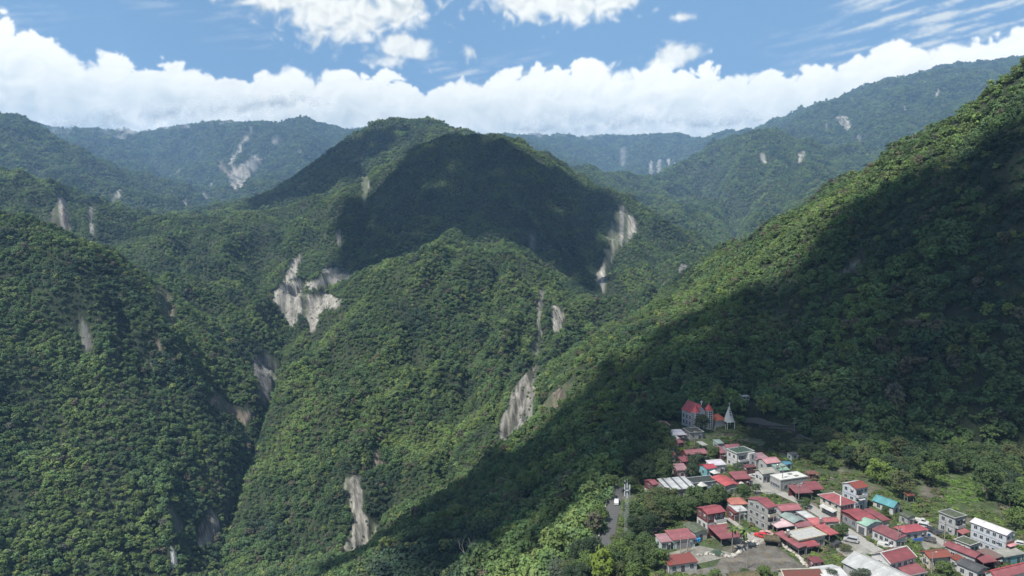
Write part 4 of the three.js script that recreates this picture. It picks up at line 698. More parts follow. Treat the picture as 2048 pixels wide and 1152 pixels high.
house('shed with off white sheet roof below the long white building', [2007.6, 1117.2], [1986.5, 1104.3], [2045.9, 1106.2], 2.8, 'sf', 0.5, C.cream, C.wteal, { ov: 0.25, name: 'shed', category: 'shed', F: 2, S: 1 });
house('shed with weathered grey brown roof beside the off white shed', [1988.5, 1119.4], [1954.8, 1101.6], [2006, 1114.8], 3.0, 'sx', 0.4, [0.19, 0.16, 0.15], C.wmar, { tex: RUST_TEX, ov: 0.25, name: 'shed', category: 'shed' });
house('low cyan walled house with dusty pink roof beside the yard', [1320.9, 1086.3], [1311.2, 1072.5], [1342.6, 1082.3], 2.8, 'sf', 0.5, C.pink, C.wcyan, { F: 2, S: 1, ov: 0.3 });
house('low house with red sheet roof and open front on the yard', [1344.8, 1082.5], [1331.3, 1065.4], [1390.3, 1075.5], 3.0, 'sf', 0.6, C.red, C.wcyan, { F: 2, S: 1, ov: 0.35, after: (t, w, d, h, W, D) => { part(t, 'shaded_opening', bx(W * 0.7, 2.1, 0.08, 0, 1.05, D / 2 + 0.05), SHADE); } });  // open front drawn as a sheet in shade grey
house('white hut with rust red corrugated roof at the edge of the grove', [1334.3, 1134.8], [1328.6, 1118.8], [1389.6, 1121.8], 2.7, 'sf', 0.7, C.rustred, C.wwhite, { tex: RUST_TEX, F: 3, S: 1, ov: 0.3, name: 'hut', category: 'hut' });
house('low house with overgrown grey roof beside the white and maroon house', [1389.6, 1066.9], [1365.7, 1050], [1417.2, 1061.3], 3.0, 'gz', 0.6, C.moss, C.wcream, { tex: MOSS_TEX, ov: 0.4 });
house('two storey house with maroon upper walls, white ground floor and red roof', [1414.9, 1029.3], [1391, 1015], [1453.7, 1023.6], 6.1, 'gx', 0.9, C.red, C.wmar, { lower: C.wwhite, F: 3, S: 2, ov: 0.3, noband: true, after: (t, w, d, h, W, D) => { balcony(t, W * 0.18, 3.2, D / 2, W * 0.6, 1.2, C.wwhite); awning(t, W * 0.18, 2.9, D / 2 + 0.2, W * 0.56, 2.4, C.cream); } });
house('broad red porch roof behind the two palms', [1441, 1079.3], [1415.7, 1055.4], [1483.6, 1072.8], 2.9, 'sf', 0.6, C.red, C.wmar, { open: 2, ov: 0.3, name: 'porch', category: 'porch' });
house('house with orange hipped roof among the trees', [1460, 1010.6], [1454, 998], [1494, 1006.9], 4.0, 'hip', 1.5, C.orange, C.wgrey, { ov: 0.5 });
house('white sheet roof in front of the orange roof', [1473.1, 1024.5], [1459, 1012.6], [1494, 1021], 3.2, 'sf', 0.4, C.white, C.wcyan, { ov: 0.2, name: 'shed', category: 'shed' });
house('small dark red roof beside the white sheet roof', [1470, 1027.5], [1456, 1016], [1475, 1026], 2.9, 'sf', 0.4, C.maroon, C.wmar, { ov: 0.2, name: 'lean_to', category: 'lean-to' });
const striped = house('white roof with three dark skylight strips behind the grove', [1333.5, 983], [1319.8, 963.9], [1385.9, 974.3], 3.4, 'sf', 1.0, C.white, C.wgrey, { name: 'shed', category: 'shed', after: (t, w, d, h) => { const a = Math.atan2(1.0, d); for (const k of [-0.32, 0.0, 0.31]) part(t, 'skylight_strip', bx(0.75, 0.07, Math.hypot(1, d) - 0.3, k * w, h + 0.5 + 0.12, 0, a), plain([0.07, 0.075, 0.08], 0.4)); } });
house('low building with dark mossy flat roof beside the striped roof', [1385.4, 968.4], [1371, 957], [1435.4, 961.8], 3.2, 'flat', 0, C.dark, C.wblue, { tex: MOSS_TEX, parapet: 0.1, F: 3, S: 1 });
house('house with bright red low gabled roof in the middle of the upper village', [1449, 974.3], [1424.5, 955], [1477, 969.4], 3.5, 'gz', 0.7, C.bright, C.wgrey, {});
house('house with wine red roof between the bright red and cream roofs', [1468.8, 960.4], [1460, 948.8], [1499.5, 956.4], 3.4, 'sf', 0.8, C.red, C.wmar, {});
house('teal walled house with crimson roof', [1413, 939.9], [1400.5, 931], [1431.8, 935.2], 3.5, 'gx', 0.8, C.crimson, C.wteal, { ov: 0.3 });
house('house with pale lilac grey roof behind the crimson roof', [1420.8, 932.3], [1411.5, 924.3], [1452, 929], 3.6, 'sf', 0.7, C.lilac, C.wwhite, { trim: C.white, ov: 0.35 });
house('small house with dusty pink roof behind the grove', [1351, 942.7], [1347, 932], [1373.4, 939.4], 3.1, 'sf', 0.7, C.pink, C.wpink, { ov: 0.3 });
house('small maroon roof left of the dark round tree', [1364.6, 924.6], [1357, 917], [1383.3, 922.2], 2.8, 'sf', 0.6, C.red, C.wmar, { ov: 0.25 });
house('long house with dull pink red gable roof and maroon side wall', [1371.9, 911.3], [1363, 901.4], [1412.5, 906.6], 3.8, 'gx', 1.2, C.faded, C.wmar, {});
house('cream house with brown tiled roof beside the grove', [1321.4, 912.8], [1317, 905], [1351, 910.2], 2.9, 'gx', 0.9, C.brown, C.wcream, { tex: RUST_TEX });
house('white walled house with maroon hipped roof next to the yellow shrub', [1343.8, 894.4], [1330.2, 888.4], [1357.8, 889.6], 3.3, 'hip', 1.3, C.maroon, C.wwhite, {});
house('dusty red roof behind the maroon hipped roof', [1356.3, 887.5], [1345.8, 882], [1367, 884.7], 3.4, 'sf', 0.5, C.faded, C.wmar, { ov: 0.3 });
house('two storey white house with green flat roof and balcony', [1473.5, 909], [1453.6, 899.2], [1507.9, 903.2], 6.5, 'flat', 0, C.deckgreen, C.wwhite, { F: 3, S: 2, parapet: 0.35, ov: 0.25, tex: MOSS_TEX, after: (t, w, d, h, W, D) => { balcony(t, -W * 0.18, 3.3, D / 2, W * 0.5, 1.3, C.wwhite); part(t, 'wing', bx(W * 0.36, 6.4, 1.2, W * 0.32, 3.2, D / 2 + 0.6), mat(C.wwhite)); windowPart(t, W * 0.32, 4.7, D / 2 + 1.2, 0.9, 1.2, 0, true); windowPart(t, W * 0.32, 1.6, D / 2 + 1.2, 0.9, 1.2, 0, true); part(t, 'stair_tower', bx(0.5, 1.4, 0.5, 0.4, h + 0.8, -D * 0.2), mat(C.deckgreen)); } });
house('small red roof left of the two storey white house', [1439, 907.3], [1431, 896.8], [1451, 905.8], 3.2, 'sf', 0.8, C.faded, C.wmar, { ov: 0.3 });
house('long faded red roof behind the two storey white house', [1453, 896.7], [1444, 890.8], [1480.7, 893.6], 3.8, 'gx', 0.8, C.faded, C.wgrey, { ov: 0.3 });
house('pale pink roof right of the two storey white house', [1510, 922.5], [1503, 912.6], [1531.9, 915.9], 3.5, 'sf', 0.8, C.pink, C.wgrey, { ov: 0.35 });
house('house with pale pink gabled roof and grey side wall', [1532.9, 928.2], [1512, 917.8], [1562.6, 924.6], 3.5, 'gx', 1.2, C.pink, C.wgrey, { ov: 0.4 });
house('small dark red shed in front of the two storey white house', [1492.3, 936.6], [1487.5, 931.9], [1511, 933.8], 2.7, 'sf', 0.4, C.maroon, C.wmar, { ov: 0.2, name: 'shed', category: 'shed' });
house('white walled house with cream yellow roof by the lane', [1525.6, 948.5], [1505.3, 939.7], [1552.9, 945.6], 3.8, 'gx', 1.2, C.cream, C.wwhite, { trim: C.cream, F: 3, S: 2 });
house('green sheet roof behind the large white flat roof', [1559, 942.3], [1544.4, 932.4], [1578.2, 939.2], 4.4, 'sf', 0.5, [0.20, 0.34, 0.25], C.wgrey, { ov: 0.2 });
house('large block walled hall with white flat roof and two dark vents', [1561, 961.3], [1539.2, 950.5], [1616.3, 953.8], 4.4, 'flat', 0, [0.46, 0.47, 0.455], C.wconc, { name: 'hall', category: 'hall', parapet: 0.12, trim: C.white, F: 3, S: 4, door: false, ov: 0.15, tex: STAIN_TEX, after: (t, w, d, h) => { for (const [a, b] of [[0.12, -0.2], [0.2, 0.18]]) part(t, 'roof_vent', bx(1.7, 0.2, 1.2, a * w, h + 0.28, b * d), plain([0.12, 0.12, 0.12])); } });
house('house with wine red roof on the right of the grass beside the hall', [1590.2, 988.2], [1578, 975.9], [1623.5, 984.3], 3.2, 'sf', 0.9, C.red, C.wmar, { ov: 0.3, open: 2 });
house('wine red roof nearest to the grass slope', [1621.4, 981.7], [1610, 969.6], [1644.4, 977.4], 3.2, 'sf', 0.9, C.red, C.wmar, { ov: 0.3, open: 2 });
house('old brown hipped shed on the weedy slope', [1617, 949], [1611, 944], [1637, 947], 2.4, 'hip', 1.0, C.brown, C.wmar, { tex: RUST_TEX, ov: 0.3, name: 'shed', category: 'shed' });
house('small pale hut with dark roof above the blue tarpaulin', [1583, 911], [1575, 906.5], [1597, 908.5], 2.6, 'sf', 0.3, C.dark, C.wcyan, { ov: 0.2, name: 'hut', category: 'hut' });
house('shack covered with a blue tarpaulin', [1572, 931], [1561, 925], [1582, 927], 2.2, 'gx', 0.4, [0.05, 0.28, 0.42], C.wcyan, { ov: 0.15, name: 'shack', category: 'shack' });
house('tall narrow white house with red curved roof left of the church', [1330, 853], [1315, 843], [1338, 850.5], 6.6, 'gx', 0.9, C.faded, C.wwhite, { ov: 0.3 });
house('low house with lilac grey roof below the church', [1342.7, 871.4], [1333.5, 862.5], [1372.4, 869.6], 3.1, 'sf', 0.6, C.lilac, C.wmar, { ov: 0.3 });
house('flat dark roof with white edge below the church', [1379.2, 867], [1366.7, 857.6], [1406.8, 864.2], 3.2, 'flat', 0, C.dark, C.wgrey, { trim: C.white, parapet: 0.12, ov: 0.4, tex: MOSS_TEX });
house('small white roofed shelter among the trees below the church', [1404, 893], [1397.5, 885.5], [1411, 889.5], 2.4, 'sf', 0.3, C.cream, C.wgrey, { open: 1, ov: 0.1, name: 'shelter', category: 'shelter' });
house('small grey green roof beside the vegetable field', [1434, 888.5], [1427.5, 881.6], [1446, 886.5], 2.6, 'sf', 0.4, C.sage, C.wgrey, { ov: 0.2, name: 'shed', category: 'shed' });
house('two storey house with red roof hidden in the grove by the road', [1306, 971], [1288, 961], [1318, 968], 5.4, 'gx', 0.8, C.red, C.wmar, { lower: C.wwhite, ov: 0.3, noband: true });
house('low red roof at the corner of the grove', [1319.8, 992.5], [1314, 984.2], [1333.3, 990.6], 2.6, 'sf', 0.4, C.red, C.wmar, { ov: 0.25, name: 'shed', category: 'shed' });
house('small white roof beside the road above the grove', [1257, 968], [1247, 963], [1264, 964.5], 2.8, 'sf', 0.3, C.white, C.wgrey, { ov: 0.2, name: 'shed', category: 'shed' });
house('maroon hut under the trees above the turquoise roof', [1815, 993], [1808, 988.5], [1829, 990.5], 2.6, 'sf', 0.5, C.rust, C.wgrey, { ov: 0.25, open: 1, name: 'hut', category: 'hut' });
house('low grey house with overgrown roof beside the parked trucks', [1815, 1037], [1797, 1027.5], [1832, 1034], 2.8, 'gz', 0.5, C.moss, C.wgrey, { tex: MOSS_TEX, ov: 0.3 });

// ---------------------------------------------------------------- church and chapel
{
  const [cx, cz] = onLevel(1402, 858, 0.9), y = yAt(cx, cz), t = thing('church', 'tall church with steep red roof, twin towers and a white cross', 'church', [cx, y, cz], 0.42);
  const WM = mat([0.46, 0.48, 0.52]), RM = mat([0.42, 0.06, 0.065], SHEET_TEX, 0.6), W = 8, D = 11, h = 7.6, rise = 4.3;
  part(t, 'wall', bx(W - 0.8, h + 0.6, D - 0.6, 0, h / 2 - 0.3, -D / 2), WM);
  { const g = prism([[-(W - 0.8) / 2, 0], [(W - 0.8) / 2, 0], [0, rise * 0.9]], D - 0.62); g.translate(0, h, -D / 2); part(t, 'gable_wall', g, mat([0.44, 0.47, 0.54])); }
  const a = Math.atan2(rise, W / 2), l = Math.hypot(rise, W / 2); const roofs = [-1, 1].map((s) => part(t, 'roof_panel', bx(l, 0.12, D, s * W / 4, h + rise / 2 + 0.06, -D / 2, 0, -s * a), RM)); part(roofs[0], 'ridge_cap', bx(0.3, 0.12, D + 0.05, 0, h + rise + 0.1, -D / 2), RM);
  for (let k = 0; k < 4; k++) for (const yy of [2.2, 5.2]) windowPart(t, -(W - 0.8) / 2, yy, -1.6 - k * 2.5, 1.0, 1.9, -1);
  windowPart(t, 0, 4.6, -0.3, 1.8, 3.2, 0); part(t, 'door', bx(1.8, 2.6, 0.12, 0, 1.3, -0.28), DARKDOOR);
  for (const s of [-1, 1]) {
    const tx = s * 4.0, tower = part(t, 'tower', bx(2.9, 10.0, 2.9, tx, 4.4, 0.6), WM), m = plain([0.045, 0.05, 0.06], 0.3), rib = mat([0.62, 0.64, 0.66]);
    for (let k = 0; k < 8; k++) for (const q of [-0.62, 0.62]) part(tower, 'window', bx(0.95, 0.66, 0.06, tx + q, 1.1 + k * 1.05, 2.08), m);
    for (let k = 0; k < 8; k++) for (const q of [-0.62, 0.62]) part(tower, 'window', bx(0.06, 0.66, 0.95, tx - 1.48, 1.1 + k * 1.05, 0.6 + q), m);
    for (const q of [-1.3, 0, 1.3]) part(tower, 'pilaster', bx(0.2, 9.6, 0.1, tx + q, 4.6, 2.1), rib);
    const g = new THREE.ConeGeometry(2.35, 3.4, 4); g.rotateY(Math.PI / 4); g.translate(tx, 11.1, 0.6); const cap = part(t, 'tower_roof', g, RM); part(cap, 'finial', bx(0.12, 0.7, 0.12, tx, 13.1, 0.6), rib);
  }
  const cross = part(t, 'cross', bx(0.26, 2.4, 0.26, 0, h + rise + 1.2, -0.2), mat([0.72, 0.74, 0.74])); part(cross, 'cross_arm', bx(1.5, 0.26, 0.24, 0, h + rise + 1.75, -0.2), mat([0.72, 0.74, 0.74]));
}
{
  const [cx, cz] = onLevel(1457.5, 856, 0.9), y = yAt(cx, cz), t = thing('chapel', 'white pyramid steeple on columns with a cross beside the church', 'chapel', [cx, y, cz], 0.25), WM = mat([0.52, 0.55, 0.56]);
  for (const [a, b] of [[-1, -1], [1, -1], [-1, 1], [1, 1]]) part(t, 'column', bx(0.3, 4, 0.3, a * 2, 1.5, b * 2), WM);
  part(t, 'platform', bx(4.5, 0.25, 4.5, 0, 3.5, 0), WM);
  const g = new THREE.CylinderGeometry(0.22, 2.75, 7.4, 4); g.rotateY(Math.PI / 4); g.translate(0, 7.33, 0); const st = part(t, 'steeple', g, WM);
  for (let k = 0; k < 3; k++) part(st, 'window', bx(0.55, 0.55, 0.25, 0, 7.0 + k * 1.05, 1.42 - k * 0.33), plain([0.04, 0.045, 0.05]));
  const c = part(t, 'cross', bx(0.16, 2.0, 0.16, 0, 12.0, 0), WM); part(c, 'cross_arm', bx(1.0, 0.16, 0.15, 0, 12.4, 0), WM);
  // hall at its side: orange hipped roof above a curved red canopy
  const hall = thing('chapel_hall', 'low chapel hall with orange hipped roof and curved red canopy', 'hall', [cx - 5.2, y, cz - 2.2], 0.3), OM = mat([0.42, 0.10, 0.05], SHEET_TEX), RM = mat([0.28, 0.06, 0.062], SHEET_TEX);
  part(hall, 'wall', bx(5.6, 4.6, 5.6, 0.8, 1.7, -1), mat(C.wgrey)); const q = new THREE.ConeGeometry(4.6, 2.8, 4); q.rotateY(Math.PI / 4); q.translate(0.8, 5.3, -1); part(hall, 'roof', q, OM);
  const v = new THREE.CylinderGeometry(5.2, 5.2, 7.6, 18, 1, true, -0.72, 1.44); v.rotateX(Math.PI / 2); v.rotateY(-0.2); v.rotateX(0.34); v.translate(-1.2, -1.7, 2.2); const RD = RM.clone(); RD.side = THREE.DoubleSide; part(hall, 'canopy', v, RD);
  for (const s of [-1, 1]) part(hall, 'post', bx(0.2, 3, 0.2, s * 3 - 1.2, 0.9, 4.6), FRAME);
}
{ // white house up on the slope
  const h = onLand(1489, 800, 330), y = yAt(h[0], h[1]), t = thing('hillside_house', 'small white house alone on the shaded slope above the chapel', 'house', [h[0], y, h[1]], 0.2);
  part(t, 'wall', bx(4.2, 3.4, 3, 0, 0.7, 0), mat(C.wwhite)); const g = new THREE.CylinderGeometry(2.6, 2.6, 3.4, 14, 1, false, -0.95, 1.9); g.rotateX(Math.PI / 2); g.scale(1, 0.7, 1); g.translate(0, 1.4, 0); part(t, 'roof', g, mat(C.white)); windowPart(t, -1, 1.5, 1.5, 1, 1, 0); part(t, 'door', bx(0.9, 1.9, 0.1, 1, 0.8, 1.52), DARKDOOR);
}

// ---------------------------------------------------------------- streets, yards and the field
function sheet(name, corners, c, tex, lift, nx = 14, nz = 14, group) {   // four corners in the picture
  const q = corners.map(([x, y]) => onLevel(x, y, 0.25)), P = [], U = [], I = [];
  for (let j = 0; j <= nz; j++) for (let i = 0; i <= nx; i++) { const u = i / nx, v = j / nz, x = mix(mix(q[0][0], q[1][0], u), mix(q[3][0], q[2][0], u), v), z = mix(mix(q[0][1], q[1][1], u), mix(q[3][1], q[2][1], u), v); P.push(x, groundY(x, z) + lift, z); U.push(x, z); }
  for (let j = 0; j < nz; j++) for (let i = 0; i < nx; i++) { const a = j * (nx + 1) + i, b = a + nx + 1; I.push(a, b, a + 1, a + 1, b, b + 1); }
  const g = new THREE.BufferGeometry(); g.setAttribute('position', new THREE.Float32BufferAttribute(P, 3)); g.setAttribute('uv', new THREE.Float32BufferAttribute(U, 2)); g.setIndex(I); g.computeVertexNormals();
  const m = new THREE.Mesh(g, mat(c, tex, 0.92)); m.material.side = THREE.DoubleSide; m.name = numbered(name); m.userData = { kind: 'structure' }; m.castShadow = m.receiveShadow = true; scene.add(m); return m;
}
function ribbon(name, pts, width, c, lift, land = false, tex = STAIN_TEX) {   // a lane along picture points
  const p = pts.map(([x, y, w]) => land ? [...onLand(x, y, land).slice(0, 2), w ?? width] : [...onLevel(x, y, 0.25), w ?? width]), curve = new THREE.CatmullRomCurve3(p.map(([x, z, w]) => new THREE.Vector3(x, w, z))), n = pts.length * 10, P = [], U = [], I = []; let s = 0, prev = null;
  for (let k = 0; k <= n; k++) { const q = curve.getPoint(k / n), t = curve.getTangent(k / n); t.y = 0; t.normalize(); if (prev) s += Math.hypot(q.x - prev.x, q.z - prev.z); prev = q; for (let j = 0; j <= 4; j++) { const o = (j / 4 - 0.5) * q.y, x = q.x - t.z * o, z = q.z + t.x * o; P.push(x, groundY(x, z) + lift, z); U.push(o, s); } }
  for (let k = 0; k < n; k++) for (let j = 0; j < 4; j++) { const a = k * 5 + j, b = a + 5; I.push(a, b, a + 1, a + 1, b, b + 1); }
  const g = new THREE.BufferGeometry(); g.setAttribute('position', new THREE.Float32BufferAttribute(P, 3)); g.setAttribute('uv', new THREE.Float32BufferAttribute(U, 2)); g.setIndex(I); g.computeVertexNormals();
  const m = new THREE.Mesh(g, mat(c, tex, 0.92)); m.material.side = THREE.DoubleSide; m.name = numbered(name); m.userData = { kind: 'structure' }; m.castShadow = m.receiveShadow = true; scene.add(m); return { mesh: m, curve, n };
}
const GRIT_TEX = makeTexture(512, (u, v) => { const n = loopNoise(u, v, 3, 6, 0.66), m = loopNoise(u + 0.4, v + 0.1, 30, 3), b = sstep(0.0, 0.6, loopNoise(u + 0.7, v + 0.3, 5, 4)); const k = clamp(0.80 + 0.2 * n + 0.12 * m, 0.3, 1); return [k, k * mix(1, 0.96, b), k * mix(0.98, 0.86, b)]; }); GRIT_TEX.repeat.set(0.07, 0.07);
sheet('plaza', [[1462, 1093], [1540, 1083], [1622, 1142], [1420, 1142]], [0.144, 0.133, 0.119], GRIT_TEX, 0.05);
sheet('yard', [[1322, 1108], [1400, 1090], [1475, 1108], [1340, 1140]], [0.245, 0.238, 0.216], GRIT_TEX, 0.09);
sheet('yard', [[1345, 1146], [1450, 1128], [1470, 1165], [1340, 1175]], [0.173, 0.166, 0.151], GRIT_TEX, 0.07);
sheet('yard', [[1440, 1060], [1530, 1066], [1545, 1085], [1470, 1095]], [0.274, 0.266, 0.248], GRIT_TEX, 0.12);
sheet('yard', [[1655, 1085], [1700, 1078], [1760, 1106], [1690, 1112]], [0.302, 0.299, 0.281], GRIT_TEX, 0.06);
sheet('yard', [[1838, 1076], [1868, 1068], [1905, 1090], [1850, 1100]], [0.259, 0.252, 0.230], GRIT_TEX, 0.06);
sheet('yard', [[1500, 958], [1540, 950], [1566, 985], [1510, 990]], [0.259, 0.259, 0.248], GRIT_TEX, 0.06);
ribbon('street', [[1560, 985], [1600, 1003], [1640, 1026], [1680, 1052], [1722, 1080], [1770, 1110], [1830, 1150], [1900, 1200]], 4.6, [0.288, 0.288, 0.277], 0.10);
ribbon('street', [[1560, 985], [1535, 972], [1520, 955], [1500, 940], [1470, 915]], 3.6, [0.238, 0.238, 0.230], 0.11);
ribbon('street', [[1815, 1042], [1850, 1064], [1895, 1090], [1940, 1118]], 3.4, [0.274, 0.266, 0.252], 0.11);
ribbon('lane', [[1456, 1035], [1478, 1052], [1498, 1068], [1520, 1085]], 2.0, [0.288, 0.281, 0.266], 0.14);
const road = ribbon('mountain_road', [[1262, 905], [1252, 930], [1242, 950], [1234, 980], [1226, 1010], [1219, 1045], [1211, 1088], [1200, 1130], [1188, 1190]], 5.0, [0.076, 0.078, 0.081], 0.12);
ribbon('mountain_road', [[1480, 838], [1510, 842], [1550, 853], [1590, 866], [1622, 880], [1660, 900]], 2.3, [0.108, 0.108, 0.101], 0.3, 330);
{ // low concrete wall of blocks along the valley side of the road
  const t = thing('roadside_wall', 'low pale block wall along the valley side of the road', 'wall', [0, 0, 0]), m = [mat([0.5, 0.49, 0.44]), mat([0.42, 0.41, 0.37]), mat([0.56, 0.55, 0.49])], g = bx(0.4, 0.75, 1.75, 0, 0.3, 0);
  seed(66); const c = road.curve; for (let k = 0; k < 62; k++) { const u = 0.28 + k / 62 * 0.62, q = c.getPoint(u), d = c.getTangent(u); d.y = 0; d.normalize(); const x = q.x - d.z * 3.4 * -1 * (-1), z = q.z + d.x * 3.4; const b = part(t, 'block', g, m[Math.floor(rnd() * 3)]); const left = q.x + d.z * 3.4 < q.x ? 1 : -1; const X = q.x + left * d.z * 2.75, Z = q.z - left * d.x * 2.75; b.position.set(X, groundY(X, Z) + rr(-0.05, 0.05), Z); b.rotation.y = Math.atan2(d.x, d.z); b.scale.z = 0.9; }
}
{ // terraced vegetable field: soil with ridges and rows of plants
  const q = [[1470, 866], [1520, 848], [1600, 868], [1560, 888]].map(([x, y]) => onLand(x, y, 300)), t = new THREE.Group(); t.name = 'vegetable_field'; t.userData = { label: 'dark vegetable field in rows below the chapel road', category: 'field' }; scene.add(t);
  const P = [], I = [], U = [], nx = 40, nz = 64; for (let j = 0; j <= nz; j++) for (let i = 0; i <= nx; i++) { const u = i / nx, v = j / nz, x = mix(mix(q[0][0], q[1][0], v), mix(q[3][0], q[2][0], v), u), z = mix(mix(q[0][1], q[1][1], v), mix(q[3][1], q[2][1], v), u); P.push(x, groundY(x, z) + 0.3 + 0.28 * Math.sin(v * 16 * Math.PI * 2) + 0.1 * noise(x, z), z); U.push(x, z); }
  for (let j = 0; j < nz; j++) for (let i = 0; i < nx; i++) { const a = j * (nx + 1) + i, b = a + nx + 1; I.push(a, b, a + 1, a + 1, b, b + 1); }
  const g = new THREE.BufferGeometry(); g.setAttribute('position', new THREE.Float32BufferAttribute(P, 3)); g.setAttribute('uv', new THREE.Float32BufferAttribute(U, 2)); g.setIndex(I); g.computeVertexNormals(); const sm = mat([0.085, 0.07, 0.055], GRIT_TEX, 1).clone(); sm.side = THREE.DoubleSide; part(t, 'soil', g, sm);
  const leaf = crownGeometry(71, { clumps: 4, sprays: 10, size: 0.2, tall: 0.5 }), im = new THREE.InstancedMesh(leaf, leafMaterial(lin(1, 1, 1)), 16 * 46), M = new THREE.Matrix4(); im.name = 'crop_rows'; im.userData = { kind: 'stuff' }; seed(72); let k = 0;
  for (let j = 0; j < 16; j++) for (let i = 0; i < 46; i++) { const v = (j + 0.25) / 16, u = (i + rr(0.1, 0.9)) / 46, x = mix(mix(q[0][0], q[1][0], v), mix(q[3][0], q[2][0], v), u), z = mix(mix(q[0][1], q[1][1], v), mix(q[3][1], q[2][1], v), u), s = rr(0.35, 0.8); im.setMatrixAt(k, M.makeRotationY(rr(0, 6.28)).scale(new THREE.Vector3(s, s, s)).setPosition(x, groundY(x, z) + 0.5, z)); im.setColorAt(k++, lin(0.055, 0.08, 0.03)); }
  im.castShadow = im.receiveShadow = true; t.add(im);
}
{ // stones round the plaza
  seed(67); const gs = [0, 1, 2].map((s) => { const g = new THREE.IcosahedronGeometry(0.42, 1), p = g.attributes.position; for (let i = 0; i < p.count; i++) { const k = 1 + 0.4 * noise(p.getX(i) * 3 + s * 7, p.getY(i) * 3 + p.getZ(i) * 2); p.setXYZ(i, p.getX(i) * k, p.getY(i) * k * 0.75, p.getZ(i) * k); } g.computeVertexNormals(); return g; });
  const ms = [mat([0.38, 0.37, 0.34]), mat([0.28, 0.27, 0.255]), mat([0.43, 0.42, 0.39])];
  const row = (label, pts, n, spread) => { const p = pts.map(([x, y]) => onLevel(x, y, 0)), c = new THREE.CatmullRomCurve3(p.map(([x, z]) => new THREE.Vector3(x, 0, z))), o = c.getPoint(0.5), t = thing('stone_border', label, 'stone border', [o.x, groundY(o.x, o.z), o.z], 0); for (let k = 0; k < n; k++) { const q = c.getPoint(k / n), x = q.x + rr(-spread, spread), z = q.z + rr(-spread, spread), m = part(t, 'stone', gs[k % 3], ms[Math.floor(rnd() * 3)]); m.position.set(x - o.x, groundY(x, z) - groundY(o.x, o.z) + 0.2, z - o.z); m.rotation.set(rr(0, 3), rr(0, 3), 0); m.scale.setScalar(rr(0.6, 1.5)); } };
  row('curved row of pale boulders between the yard and the plaza', [[1392, 1112], [1418, 1108], [1440, 1112], [1462, 1114], [1480, 1104], [1498, 1093]], 70, 0.6);
  row('row of pale rubble stones along the red porch', [[1556, 1086], [1574, 1098], [1594, 1113], [1606, 1124], [1612, 1134]], 60, 0.45);
  row('heap of grey boulders beside the lane into the plaza', [[1494, 1086], [1504, 1088], [1514, 1084]], 34, 1.1);
}

// ---------------------------------------------------------------- vehicles
function car(label, px, py, turn, c, kind = 'car', lift = 0.2) {
  const [x, z] = onLevel(px, py, 0.2), t = thing(kind === 'truck' ? 'pickup_truck' : kind === 'van' ? 'van' : 'parked_car', label, kind === 'car' ? 'car' : kind, [x, groundY(x, z) + lift - 0.06, z], turn), paint = new THREE.MeshPhysicalMaterial({ color: lin(...c), roughness: 0.4, clearcoat: 0.6, clearcoatRoughness: 0.15 });
  const L = 4.3, W = 1.72, side = (pts, w) => { const g = new THREE.ExtrudeGeometry(new THREE.Shape(pts.map(([a, b]) => new THREE.Vector2(a, b))), { depth: w - 0.16, bevelEnabled: true, bevelSize: 0.08, bevelThickness: 0.08, bevelSegments: 2 }); g.translate(0, 0, -(w - 0.16) / 2); return g; };
  const van = kind === 'van', tr = kind === 'truck';
  part(t, 'body', side([[-L / 2, 0.35], [L / 2, 0.35], [L / 2, 0.8], [L / 2 - 0.9, van ? 1.05 : 0.98], [-L / 2, van ? 1.1 : 0.95]], W), paint);
  const cab = part(t, 'cabin', side(van ? [[-L / 2 + 0.05, 1.0], [L / 2 - 0.75, 1.0], [L / 2 - 1.5, 1.78], [-L / 2 + 0.25, 1.8]] : tr ? [[-0.2, 0.95], [L / 2 - 0.8, 0.95], [L / 2 - 1.3, 1.62], [0, 1.65]] : [[-L / 2 + 0.3, 0.95], [L / 2 - 0.95, 0.98], [0.35, 1.5], [-L / 2 + 0.95, 1.5]], W - 0.18), paint);
  for (const s of [-1, 1]) part(cab, 'side_window', side(van ? [[-1.8, 1.12], [1.2, 1.12], [0.75, 1.62], [-1.75, 1.62]] : tr ? [[0.05, 1.05], [1.2, 1.05], [0.8, 1.52], [0.1, 1.52]] : [[-1.5, 1.05], [0.95, 1.05], [0.25, 1.4], [-1.1, 1.4]], 0.17).translate(0, 0, s * (W / 2 - 0.08)), GLASS);
  part(cab, 'windscreen', bx(0.06, van ? 0.75 : 0.62, W - 0.42, van ? 1.02 : tr ? 1.12 : 0.80, van ? 1.42 : tr ? 1.32 : 1.26, 0, 0, van ? 0.78 : tr ? 0.63 : 0.86), GLASS);
  if (tr) { part(t, 'cargo_bed', bx(2.1, 0.12, W - 0.1, -1.1, 1.0, 0), paint); for (const s of [-1, 1]) part(t, 'bed_side', bx(2.1, 0.45, 0.07, -1.1, 1.22, s * (W / 2 - 0.08)), paint); }
  const wg = new THREE.CylinderGeometry(0.33, 0.33, 0.22, 16); wg.rotateX(Math.PI / 2); const rg = new THREE.CylinderGeometry(0.19, 0.19, 0.24, 10); rg.rotateX(Math.PI / 2);
  for (const a of [-1.3, 1.35]) for (const s of [-1, 1]) { const w = part(t, 'wheel', wg, plain([0.02, 0.02, 0.021], 0.9)); w.position.set(a, 0.33, s * (W / 2 - 0.1)); part(w, 'rim', rg, plain([0.4, 0.41, 0.42], 0.35, 0.8)); }
  for (const s of [-1, 1]) { part(t, 'headlight', bx(0.06, 0.14, 0.3, L / 2 + 0.07, 0.72, s * 0.6), plain([0.7, 0.7, 0.68], 0.2)); part(t, 'tail_light', bx(0.06, 0.16, 0.2, -L / 2 - 0.07, 0.78, s * 0.66), plain([0.25, 0.02, 0.02], 0.3)); }
  return t;
}
